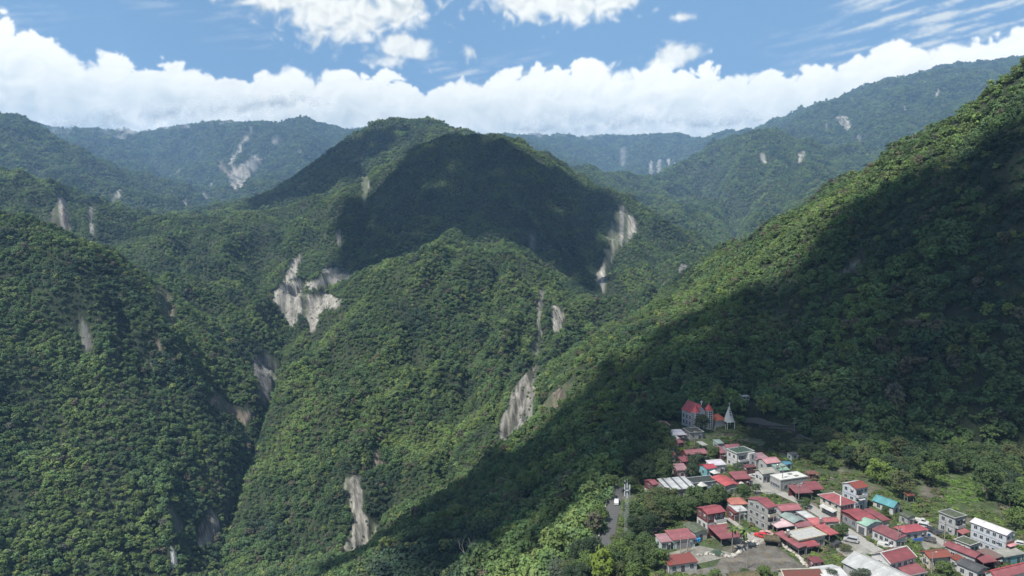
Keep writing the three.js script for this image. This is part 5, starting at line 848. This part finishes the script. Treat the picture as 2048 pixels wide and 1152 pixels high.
car('silver grey van parked beside the bushes on the street', 1702, 1083, 2.6, [0.30, 0.31, 0.32], 'van');
car('dark pickup truck with white cargo in the yard beside the grey van', 1674, 1092, 0.5, [0.05, 0.052, 0.055], 'truck');
car('white car driving on the mountain road', 1233, 1006, 1.4, [0.46, 0.47, 0.47]);
car('red car parked at the end of the lane near the plaza', 1523, 1074, 2.5, [0.42, 0.02, 0.025]);
car('dusty pink car half hidden behind the red car', 1533, 1070, 2.5, [0.40, 0.24, 0.23]);
car('dark blue car in front of the mossy dark roof', 1425, 977, -0.4, [0.04, 0.07, 0.16]);
car('black car nearest to the ruined house', 1864, 1063, -0.6, [0.03, 0.03, 0.032]);
car('dark grey car parked against the ruined house', 1881, 1070, -0.6, [0.05, 0.05, 0.055]);
car('covered dark pickup truck in the yard below the blue fence wall', 1856, 1082, 2.5, [0.07, 0.07, 0.072], 'truck');
car('white van parked beside the vivid red hipped roof', 1850, 1056, -0.6, [0.41, 0.42, 0.42], 'van');
car('white truck behind the white van', 1843, 1046, -0.6, [0.40, 0.40, 0.38], 'truck');
car('white car beside the long white building at the right edge', 2043, 1092, -0.6, [0.44, 0.44, 0.44]);
car('small pale car on the lane by the large white flat roof', 1508, 956, 2.5, [0.36, 0.36, 0.36]);
car('white pickup truck on the street side of the hedge', 1770, 1094, -0.6, [0.40, 0.41, 0.40], 'truck');

// ---------------------------------------------------------------- masts, poles, tents
{
  const [x, z] = onLevel(1253, 1072, 0), y = groundY(x, z), t = thing('antenna_mast', 'steel lattice antenna mast rising from the grove beside the road', 'mast', [x, y, z], 0.4), m = plain([0.42, 0.44, 0.45], 0.45, 0.5), Hm = 17.5;
  const half = (k) => mix(0.62, 0.3, k); for (const [a, b] of [[-1, -1], [1, -1], [-1, 1], [1, 1]]) { const p = new THREE.Vector3(a * half(0), -0.3, b * half(0)), q = new THREE.Vector3(a * half(1), Hm, b * half(1)), v = q.clone().sub(p), g = new THREE.CylinderGeometry(0.035, 0.045, v.length(), 6), l = part(t, 'leg', g, m); l.position.copy(p).add(q).multiplyScalar(0.5); l.quaternion.setFromUnitVectors(new THREE.Vector3(0, 1, 0), v.normalize()); }
  for (let k = 0; k < 24; k++) { const u = k / 24, w = half(u), yy = u * Hm; for (const s of [-1, 1]) { part(t, 'cross_bar', bx(2 * w, 0.035, 0.035, 0, yy, s * w), m); part(t, 'cross_bar', bx(0.035, 0.035, 2 * w, s * w, yy, 0), m); part(t, 'brace', bx(Math.hypot(2 * w, Hm / 24), 0.03, 0.03, 0, yy + Hm / 48, s * w, 0, Math.atan2(Hm / 24, 2 * w) * (k % 2 ? 1 : -1)), m); } }
  for (let k = 0; k < 6; k++) { const a = k / 6 * Math.PI * 2, yy = k % 2 ? Hm - 0.6 : Hm - 3.2; part(t, 'antenna_panel', bx(0.24, 1.7, 0.12, Math.cos(a) * 0.95, yy, Math.sin(a) * 0.95), plain([0.62, 0.64, 0.64], 0.5)); part(t, 'antenna_arm', bx(0.9, 0.05, 0.05, Math.cos(a) * 0.45, yy, Math.sin(a) * 0.45), m); }
  part(t, 'platform', bx(1.2, 0.05, 1.2, 0, Hm - 1.9, 0), m); part(t, 'lightning_rod', bx(0.05, 2.2, 0.05, 0, Hm + 1, 0), m);
}
function pole(label, px, py, h, arms = 1, lamp = 0, land = 0) {
  const p = land ? onLand(px, py, land) : onLevel(px, py, 0), y = groundY(p[0], p[1]), t = thing('utility_pole', label, 'pole', [p[0], y, p[1]], 0.35), m = plain([0.20, 0.185, 0.165], 0.9), g = new THREE.CylinderGeometry(0.11, 0.17, h + 0.4, 8); g.translate(0, h / 2 - 0.2, 0); part(t, 'shaft', g, m);
  for (let k = 0; k < arms; k++) { const a = part(t, 'cross_arm', bx(1.8, 0.12, 0.12, 0, h - 0.5 - k * 0.7, 0.14), m); for (const s of [-0.75, -0.3, 0.3, 0.75]) { const i = new THREE.CylinderGeometry(0.05, 0.07, 0.2, 8); i.translate(s, h - 0.34 - k * 0.7, 0.14); part(a, 'insulator', i, plain([0.5, 0.5, 0.48], 0.3)); } }
  if (lamp) { const a = part(t, 'lamp_arm', bx(1.3, 0.07, 0.07, 0.6, h - 0.1, 0), m); part(a, 'lamp_head', bx(0.55, 0.14, 0.26, 1.35, h - 0.14, 0), plain([0.45, 0.45, 0.45])); } return t;
}
pole('bare wooden pole standing in the front of the plaza', 1494, 1137, 7.6, 0, 0);
pole('utility pole by the vivid red hipped roof', 1795, 1096, 8.2, 1, 1); pole('thin utility pole beside the one with the street lamp', 1799.5, 1094, 6.2, 1);
pole('utility pole at the corner below the ruined house', 1888, 1092, 8.6, 2, 1); pole('utility pole at the street end by the tall white and blue house', 1597, 1008, 8, 2);
pole('pole among the trees below the church', 1389, 898, 8, 1); pole('pole at the edge of the road above the field', 1588, 864, 7, 1, 0, 330); pole('pole on the dark slope right of the chapel', 1527, 828, 8, 1, 0, 330); pole('lamp pole in front of the dark grey roof', 1863, 1150, 7, 0, 1);
pole('pole between the orange roof and the tall grey house', 1479, 1052, 6.5, 1); pole('pole beside the pink carport', 1546, 1066, 6, 0);
{ const [x, z] = onLevel(1564, 980, 0), t = thing('floodlight_mast', 'tall floodlight mast in front of the large white flat roof', 'mast', [x, groundY(x, z), z], 0.3), m = plain([0.14, 0.14, 0.14], 0.6); const g = new THREE.CylinderGeometry(0.1, 0.16, 9.2, 8); g.translate(0, 4.5, 0); part(t, 'shaft', g, m); part(t, 'lamp_bar', bx(2.2, 0.12, 0.12, 0, 9.0, 0), m); for (const k of [-0.9, -0.3, 0.3, 0.9]) part(t, 'floodlight', bx(0.46, 0.5, 0.3, k, 9.3, 0.1, 0.5), m); part(t, 'speaker', bx(0.7, 0.5, 0.5, 0.2, 7.6, 0.2), m); }
{ // two cut palm trunks in the yard
  for (const [px, py, h, lean, label] of [[1361.5, 1108, 5.6, 0.03, 'straight bare trunk in the yard, left of the two'], [1373, 1106, 5.4, -0.09, 'leaning bare trunk in the yard, right of the two']]) { const [x, z] = onLevel(px, py, 0), t = thing('dead_palm', label, 'dead palm', [x, groundY(x, z), z], 0), g = new THREE.CylinderGeometry(0.13, 0.18, h, 8, 6), p = g.attributes.position; for (let i = 0; i < p.count; i++) p.setX(i, p.getX(i) - lean * (p.getY(i) + h / 2)); g.translate(0, h / 2 - 0.1, 0); g.computeVertexNormals(); part(t, 'trunk', g, plain([0.25, 0.22, 0.18], 0.95)); const s = new THREE.SphereGeometry(0.24, 8, 6); s.scale(1, 0.7, 1); s.translate(-lean * h, h, 0); part(t, 'stump_top', s, plain([0.2, 0.17, 0.13], 0.95)); } }
function tent(label, px, py, s, c = C.white) { const [x, z] = onLevel(px, py, 0), t = thing('canopy_tent', label, 'tent', [x, groundY(x, z), z], 0.4), g = new THREE.ConeGeometry(2.1 * s, 1.1 * s, 4); g.rotateY(Math.PI / 4); g.translate(0, 2.4 * s + 0.5, 0); part(t, 'roof', g, mat(c, STAIN_TEX, 0.7)); for (const [a, b] of [[-1, -1], [1, -1], [-1, 1], [1, 1]]) part(t, 'leg', bx(0.06, 2.5 * s, 0.06, a * 1.35 * s, 1.25 * s, b * 1.35 * s), plain([0.5, 0.5, 0.5])); }
tent('white canopy tent beside the dark mossy roof', 1403, 983, 1.15); tent('white tent behind the teal house', 1429, 957, 1.05); tent('white dome tent next to the wine red roof', 1481, 975, 0.7); tent('pale tent below the lilac roof', 1352, 888, 1.0); tent('small white tent in front of the two storey white house', 1474, 938, 0.75);
{ const [x, z] = onLevel(1543, 1090, 0), t = thing('thatched_shelter', 'brown brush covered shelter at the corner of the plaza', 'shelter', [x, groundY(x, z), z], -0.25); for (const [a, b] of [[-1, -1], [1, -1], [-1, 1], [1, 1]]) part(t, 'post', bx(0.15, 2.1, 0.15, a * 2, 1, b * 1.4), BARK); const g = new THREE.BoxGeometry(5, 0.5, 3.7, 24, 2, 18), p = g.attributes.position; for (let i = 0; i < p.count; i++) p.setY(i, p.getY(i) + 2.3 + 0.28 * fbm(p.getX(i) * 1.7, p.getZ(i) * 1.7, 3) - 0.03 * p.getX(i) ** 2); g.computeVertexNormals(); part(t, 'thatch', g, mat([0.15, 0.125, 0.085], MOSS_TEX, 1)); part(t, 'back_wall', bx(4.2, 1.8, 0.12, 0, 0.9, -1.45), BARK); }
{ // blue barrels and sheet by the yard, roadside posts below
  for (const [k, px, py, label] of [[0, 1394, 1085, 'blue plastic barrel lying by the red sheet roof'], [1, 1398.5, 1084, 'second blue plastic barrel by the red sheet roof, on the right'], [2, 1858, 1075, 'blue barrel beside the covered pickup truck']]) { const [x, z] = onLevel(px, py, 0), t = thing('plastic_barrel', label, 'barrel', [x, groundY(x, z) + 0.1, z], k), g = new THREE.CylinderGeometry(0.46, 0.46, 1.15, 14); g.translate(0, 0.6, 0); part(t, 'drum', g, plain([0.03, 0.20, 0.45], 0.45)); const q = new THREE.CylinderGeometry(0.48, 0.48, 0.08, 14); q.translate(0, 0.85, 0); part(t, 'hoop', q, plain([0.03, 0.17, 0.4], 0.5)); }
  for (const [px, py, label] of [[1057, 1103, 'upper of two small white marker frames in the bushes'], [1057, 1132, 'lower of two small white marker frames in the bushes']]) { const h = onLand(px, py, 150), t = thing('marker_frame', label, 'marker', [h[0], groundY(h[0], h[1]) + 3.8, h[1]], 0), m = plain([0.7, 0.7, 0.66]); for (const s of [-1, 1]) { part(t, 'upright', bx(0.12, 6, 0.12, s * 0.4, -2, 0), m); part(t, 'rail', bx(0.9, 0.12, 0.11, 0, s * 0.5 + 0.45, 0), m); } }
}
const roofTank = (label, px, py, roofY) => { const [x, z] = onLevel(px, py, roofY); tank(label, x, roofY, z, 1.05); };
roofTank('steel water tank at the left end of the cracked white roof', 1576, 1071, 3.75); roofTank('steel water tank between the salmon roofs', 1641, 1047, 3.3); roofTank('steel water tank on the large white flat roof', 1555, 938, 4.7);

// ---------------------------------------------------------------- trees one by one
const LEAF = { deep: leafMaterial(lin(0.036, 0.059, 0.030)), mid: leafMaterial(lin(0.061, 0.097, 0.036)), olive: leafMaterial(lin(0.082, 0.098, 0.041)), fresh: leafMaterial(lin(0.094, 0.143, 0.041)), bright: leafMaterial(lin(0.123, 0.180, 0.041)), lime: leafMaterial(lin(0.150, 0.205, 0.036)), blue: leafMaterial(lin(0.082, 0.139, 0.098)), grey: leafMaterial(lin(0.082, 0.102, 0.070)) };
function tree(label, x, z, size, leaf, group, o = {}) {
  const shape = o.shape ?? Math.floor(rnd() * 5), t = thing(o.name ?? 'broadleaf_tree', label, o.category ?? 'tree', [x, groundY(x, z), z], rr(0, 6.28), group), w = size * rr(0.92, 1.1), h = size * (o.tall ?? rr(0.85, 1.1)), lift = (o.lift ?? 0.18) * h;
  const trunk = part(t, 'trunk', TRUNKS[shape % 3], BARK), crown = part(t, 'crown', NEAR_SHAPES[shape], LEAF[leaf]); trunk.scale.set(w, h * 1.05, w); crown.scale.set(w, h, w); crown.position.y = lift; return t;
}
const blocked = (x, z, m) => houses.some((h) => Math.hypot(h.x - x, h.z - z) < h.r * 0.8 + m);
let treeCount = 0;
{
  seed(616);
  const kinds = ['deep', 'mid', 'mid', 'olive', 'fresh', 'mid', 'deep', 'grey'];
  // trees on the slope below the road and round the terrace
  for (const [x, y, z, size] of nearTrees) {
    const [px, py] = toPicture(x, y, z), leaf = kinds[Math.floor(rnd() * kinds.length)];
    const [where, group] = px > 1500 ? ['at the foot of the shaded hillside', 'trees at the foot of the hillside'] : px > 1185 ? ['beside the mountain road', 'trees beside the mountain road'] : py > 1060 ? ['on the near slope below the road', 'trees on the near slope'] : ['on the slope falling to the river', 'trees on the falling slope'];
    const lr = px < 960 ? ', far left' : px < 1060 ? ', left part' : px < 1130 ? ', middle part' : '', word = size < 6.5 ? 'small ' : size > 9 ? 'large ' : ''; tree(word + { deep: 'dark green', mid: 'green', olive: 'olive green', fresh: 'light green', grey: 'grey green' }[leaf] + ' tree ' + where + lr, x, z, size * 1.08, leaf, group + ', ' + word + leaf + lr); treeCount++;
  }
  // groves inside the village: [outline, spacing, size from, to, colours, label]
  const GROVES = [
    [[[1262, 880], [1335, 868], [1352, 925], [1345, 975], [1300, 985], [1248, 990]], 5.6, 6.5, 9.5, ['deep', 'mid', 'mid'], 'in the grove left of the upper houses'],
    [[[1262, 1000], [1345, 1010], [1470, 1003], [1500, 1010], [1450, 1016], [1400, 1034], [1372, 1056], [1315, 1072], [1262, 1095]], 5.0, 6, 8.5, ['deep', 'mid', 'mid', 'olive'], 'between the antenna mast and red roofs'],
    [[[1222, 1105], [1300, 1095], [1318, 1110], [1322, 1152], [1215, 1190]], 4.8, 5.5, 8, ['mid', 'olive', 'fresh', 'mid'], 'beside the white hut'],
    [[[1285, 838], [1312, 838], [1312, 880], [1285, 885]], 5.2, 6, 8.5, ['deep', 'mid'], 'left of the church'],
    [[[1640, 890], [1770, 912], [1900, 922], [2070, 930], [2070, 1002], [1985, 985], [1962, 968], [1900, 958], [1850, 985], [1790, 982], [1745, 958], [1690, 940], [1640, 920]], 5.8, 6.5, 10, ['mid', 'mid', 'fresh', 'deep', 'olive'], 'in the belt behind the turquoise roof'],
    [[[1565, 905], [1640, 905], [1690, 945], [1672, 958], [1640, 945], [1600, 925]], 6.4, 5, 7.5, ['deep', 'mid'], 'behind the large white flat roof'],
    [[[1570, 1000], [1600, 996], [1630, 1004], [1612, 1018], [1588, 1014]], 4.2, 4.5, 6.2, ['mid', 'fresh'], 'in front of the wine red roofs'],
    [[[1655, 1055], [1690, 1062], [1700, 1078], [1672, 1076]], 3.4, 3.5, 4.8, ['mid', 'fresh'], 'in the hedge above the grey van'],
    [[[1745, 1022], [1775, 1030], [1790, 1040], [1768, 1042]], 3.6, 3.5, 5, ['fresh', 'mid'], 'in front of the turquoise roof'],
    [[[1980, 972], [2085, 985], [2085, 1046], [2052, 1040], [2000, 1012]], 5.6, 7, 10, ['mid', 'fresh', 'deep'], 'at the right edge behind the long white building'],
  ];
  for (const [poly, gap, s0, s1, ks, where] of GROVES) {
    const p = poly.map(([x, y]) => onLevel(x, y, 0)), bx0 = Math.min(...poly.map((q) => q[0])), bx1 = Math.max(...poly.map((q) => q[0])); let x0 = 1e9, x1 = -1e9, z0 = 1e9, z1 = -1e9; for (const [x, z] of p) { x0 = Math.min(x0, x); x1 = Math.max(x1, x); z0 = Math.min(z0, z); z1 = Math.max(z1, z); }
    for (let z = z0; z <= z1; z += gap) for (let x = x0; x <= x1; x += gap) { const X = x + rr(-0.42, 0.42) * gap, Z = z + rr(-0.42, 0.42) * gap; if (!inside(p, X, Z) || blocked(X, Z, 1.6)) continue; const k = ks[Math.floor(rnd() * ks.length)]; const sz = rr(s0, s1), word = sz < mix(s0, s1, 0.3) ? 'smallish ' : sz > mix(s0, s1, 0.7) ? 'tall ' : 'medium '; const gu = (toPicture(X, 0, Z)[0] - bx0) / (bx1 - bx0), spot = (gu < 0.25 ? ', leftmost' : gu < 0.5 ? ', left' : gu < 0.75 ? ', right' : ', rightmost') + (Z > (z0 + z1) / 2 ? ' front' : ' rear'); tree(word + { deep: 'dark green', mid: 'green', olive: 'olive green', fresh: 'light green' }[k] + ' tree ' + where + spot, X, Z, sz, k, 'trees ' + where + ', ' + word + k + spot); treeCount++; }
  }
  // trees that stand out
  const one = (label, px, py, size, leaf, o = {}) => { const [x, z] = onLevel(px, py, 0.2); tree(label, x, z, size, leaf, undefined, o); treeCount++; };
  one('vivid yellow green tree at the bottom edge beside the road', 1204, 1163, 9.6, 'lime', { shape: 1, tall: 1.15, lift: 0.02 });
  one('yellow green broad tree on the sunlit edge behind the turquoise roof', 1760, 966, 11, 'bright', { shape: 2, tall: 0.95 });
  one('large olive tree to the right of the turquoise roof', 1800, 995, 10.5, 'olive', { shape: 4 });
  one('small bright yellow shrub beside the maroon hipped roof', 1363, 906, 4.2, 'lime', { shape: 5, tall: 0.8, lift: 0.05 });
  one('dark round tree among the red roofs of the upper village', 1392, 936, 7.6, 'deep', { shape: 2 });
  one('dark tree behind the dusty pink roof', 1384, 956, 6.6, 'deep', { shape: 0 });
  one('dark tree between the long pink red roof and the white house', 1428, 917, 6, 'mid', { shape: 0 });
  one('green tree in front of the lilac roof', 1473, 950, 5, 'mid', { shape: 4 });
  one('dark tree in front of the church towers', 1404, 868, 8.5, 'deep', { shape: 3 });
  one('dark tree on the lawn right of the two storey white house', 1540, 906, 7.4, 'deep', { shape: 0 });
  one('small tree standing alone in the pale yard', 1512, 988, 4.4, 'mid', { shape: 4 });
  one('dark bushy tree left of the pale yard', 1488, 988, 5, 'mid', { shape: 2 });
  one('round light green tree at the right edge by the long white building', 2036, 1060, 8, 'fresh', { shape: 2, tall: 1.05 });
  one('tall ivy clad tree with a thick trunk right of the meadow', 1972, 1003, 11.5, 'mid', { shape: 3, tall: 1.25, lift: 0.06 });
  one('blue green agave bush at the edge of the plaza', 1434, 1108, 3.6, 'blue', { shape: 5, tall: 0.6, lift: 0, name: 'agave_bush', category: 'bush' });
  one('leafy tree in front of the dark grey roof', 1888, 1150, 5.2, 'fresh', { shape: 4 });
  one('green tree in front of the white gabled roof corner', 1852, 1128, 3.6, 'mid', { shape: 0 });
  one('pale leafed tree rising in front of the big white hall', 1722, 1176, 6.2, 'grey', { shape: 4 });
  one('pale leafed bush in front of the white curved roof', 1662, 1166, 4.6, 'grey', { shape: 4 });
  one('low green tree at the bottom edge below the plaza, left', 1430, 1160, 4.2, 'fresh', { shape: 2 }); one('low green tree at the bottom edge below the plaza, right', 1528, 1158, 4.6, 'fresh', { shape: 0 }); one('dark low bush at the bottom edge below the pole', 1490, 1152, 3.6, 'mid', { shape: 5, lift: 0.02 });
  one('bushy olive shrub beside the dark pickup truck', 1690, 1101, 4.4, 'olive', { shape: 5, lift: 0.02, tall: 0.75 });
  for (const [px, py, sz, leaf, label] of [[1000, 1092, 9.5, 'bright', 'bright yellow green tree on the near slope above the leafless tree'], [952, 1138, 8, 'bright', 'bright yellow green tree beside the leafless tree'], [1196, 1052, 7, 'fresh', 'light green tree left of the road wall'], [1165, 1010, 9, 'deep', 'big round dark tree left of the mountain road']]) { const h = onLand(px, py, 160); tree(label, h[0], h[1], sz, leaf, undefined, { shape: 4 }); treeCount++; }
  // palms
  const frond = (() => { const P = [], I = [], N = [], n = 9; for (let k = 0; k <= n; k++) { const u = k / n, x = u * 2.5, y = 0.55 * u - 1.5 * u * u, w = 0.42 * Math.sin(Math.PI * Math.min(1, u * 0.92 + 0.08)) + 0.02; P.push(x, y - w * 0.35, -w, x, y, 0, x, y - w * 0.35, w); for (let q = 0; q < 3; q++) N.push(0, 1, 0); } for (let k = 0; k < n; k++) for (const q of [0, 1]) { const a = k * 3 + q; I.push(a, a + 3, a + 1, a + 1, a + 3, a + 4); } const g = new THREE.BufferGeometry(); g.setAttribute('position', new THREE.Float32BufferAttribute(P, 3)); g.setIndex(I); g.computeVertexNormals(); return g; })();
  for (const [px, py, h, label] of [[1464, 1106, 8.4, 'tall palm in front of the red porch, left of the two'], [1488, 1098, 6.4, 'shorter palm at the lane beside the red porch']]) {
    const [x, z] = onLevel(px, py, 0), t = thing('palm_tree', label, 'palm', [x, groundY(x, z), z], 0), g = new THREE.CylinderGeometry(0.15, 0.24, h, 8); g.translate(0, h / 2 - 0.1, 0); part(t, 'trunk', g, plain([0.16, 0.14, 0.11], 0.95));
    for (let k = 0; k < 22; k++) { const f = part(t, 'frond', frond, k % 3 ? LEAF.mid : LEAF.bright); f.position.y = h - 0.15; f.rotation.set(0, k * 2.4, rr(-0.75, 0.7), 'YXZ'); f.scale.setScalar(rr(0.8, 1.1)); }
  }
  { // leafless tree on the near slope
    const h = onLand(938, 1146, 200), t = thing('bare_tree', 'leafless grey tree standing out on the near slope', 'bare tree', [h[0], groundY(h[0], h[1]), h[1]], 0), grey = plain([0.28, 0.26, 0.24], 0.95), limb = (p, d, l, r, dep) => { const q = p.clone().addScaledVector(d, l), g = new THREE.CylinderGeometry(r * 0.62, r, l, 5), m = part(t, dep ? 'branch' : 'trunk', g, grey); m.position.copy(p).add(q).multiplyScalar(0.5); m.quaternion.setFromUnitVectors(new THREE.Vector3(0, 1, 0), d); if (dep < 4) for (let k = 0; k < (dep ? 2 : 4); k++) limb(q.clone(), d.clone().add(new THREE.Vector3(rr(-0.75, 0.75), rr(-0.1, 0.4), rr(-0.75, 0.75))).normalize(), l * rr(0.62, 0.85), r * 0.6, dep + 1); };
    limb(new THREE.Vector3(0, -0.5, 0), new THREE.Vector3(0, 1, 0), 4.2, 0.24, 0); t.scale.setScalar(1.25);
  }
}
// ---------------------------------------------------------------- low plants on the village ground
{
  seed(717);
  const spots = [], M = new THREE.Matrix4(), col = new THREE.Color(), paved = [[[1322, 1108], [1400, 1088], [1470, 1090], [1545, 1080], [1626, 1145], [1600, 1150], [1340, 1150]], [[1655, 1083], [1705, 1076], [1765, 1108], [1690, 1114]], [[1838, 1074], [1870, 1066], [1908, 1092], [1850, 1102]], [[1498, 956], [1542, 948], [1570, 988], [1508, 992]]].map((p) => p.map(([x, y]) => onLevel(x, y, 0))), lanes = [[[1560, 985], [1600, 1003], [1640, 1026], [1680, 1052], [1722, 1080], [1770, 1110], [1830, 1150]], [[1560, 985], [1535, 972], [1520, 955], [1500, 940], [1470, 915]], [[1815, 1042], [1850, 1064], [1895, 1090], [1940, 1118]], [[1456, 1035], [1478, 1052], [1498, 1068], [1520, 1085]], [[1262, 905], [1252, 930], [1242, 950], [1234, 980], [1226, 1010], [1219, 1045], [1211, 1088], [1200, 1130], [1188, 1190]]].map((l) => l.map(([x, y]) => onLevel(x, y, 0.2)));
  const onLane = (x, z) => lanes.some((l, k) => { for (let i = 0; i + 1 < l.length; i++) { const [ax, az] = l[i], [bx2, bz] = l[i + 1], dx = bx2 - ax, dz = bz - az, t = clamp(((x - ax) * dx + (z - az) * dz) / (dx * dx + dz * dz), 0, 1); if (Math.hypot(x - ax - t * dx, z - az - t * dz) < (k === 4 ? 3.9 : 2.9)) return true; } return false; });
  const inHouse = (x, z) => houses.some((h) => { const dx = x - h.x, dz = z - h.z, c = Math.cos(h.turn), s = Math.sin(h.turn), u = dx * c - dz * s, v = dx * s + dz * c; return Math.abs(u) < h.w / 2 + 0.3 && Math.abs(v) < h.d / 2 + 0.3; });
  const meadow = [[1868, 952], [1960, 962], [1978, 1002], [1900, 1012], [1880, 985]].map(([x, y]) => onLevel(x, y, 0));
  for (let k = 0; k < 90000 && spots.length < 16000; k++) {
    const [x, z] = onLevel(rr(1190, 2120), rr(840, 1190), 0); if (flatAt(x, z) < 0.5 || inHouse(x, z) || onLane(x, z) || paved.some((p) => inside(p, x, z))) continue;
    const mead = inside(meadow, x, z), d = fbm(x / 11 + 5, z / 11, 3); if (!mead && d < -0.3 + 0.35 * rnd()) continue; spots.push([x, z, (rr(0.5, 1.1) + (rnd() < 0.12 ? rr(0.8, 1.8) : 0)) * (mead ? 0.7 : 1), mead]);
  }
  const im = new THREE.InstancedMesh(crownGeometry(73, { clumps: 7, sprays: 16, size: 0.13, tall: 0.6, spread: 0.55 }), leafMaterial(lin(1, 1, 1)), spots.length); im.name = 'undergrowth'; im.userData = { kind: 'stuff', label: 'weeds and low bushes between the houses', category: 'undergrowth' }; im.castShadow = im.receiveShadow = true;
  spots.forEach(([x, z, s, mead], k) => { im.setMatrixAt(k, M.makeRotationY(rr(0, 6.28)).scale(new THREE.Vector3(s * 1.3, s * rr(0.5, 1), s * 1.3)).setPosition(x, groundY(x, z) - 0.05, z)); const w = rnd(), v = rr(0.75, 1.25); if (mead) col.setRGB(0.12 * v, 0.20 * v, 0.045 * v); else if (w < 0.55) col.setRGB(0.085 * v, 0.125 * v, 0.042 * v); else if (w < 0.8) col.setRGB(0.125 * v, 0.18 * v, 0.045 * v); else col.setRGB(0.14 * v, 0.135 * v, 0.075 * v); im.setColorAt(k, col); }); scene.add(im);
}
renderer.render(scene, camera);
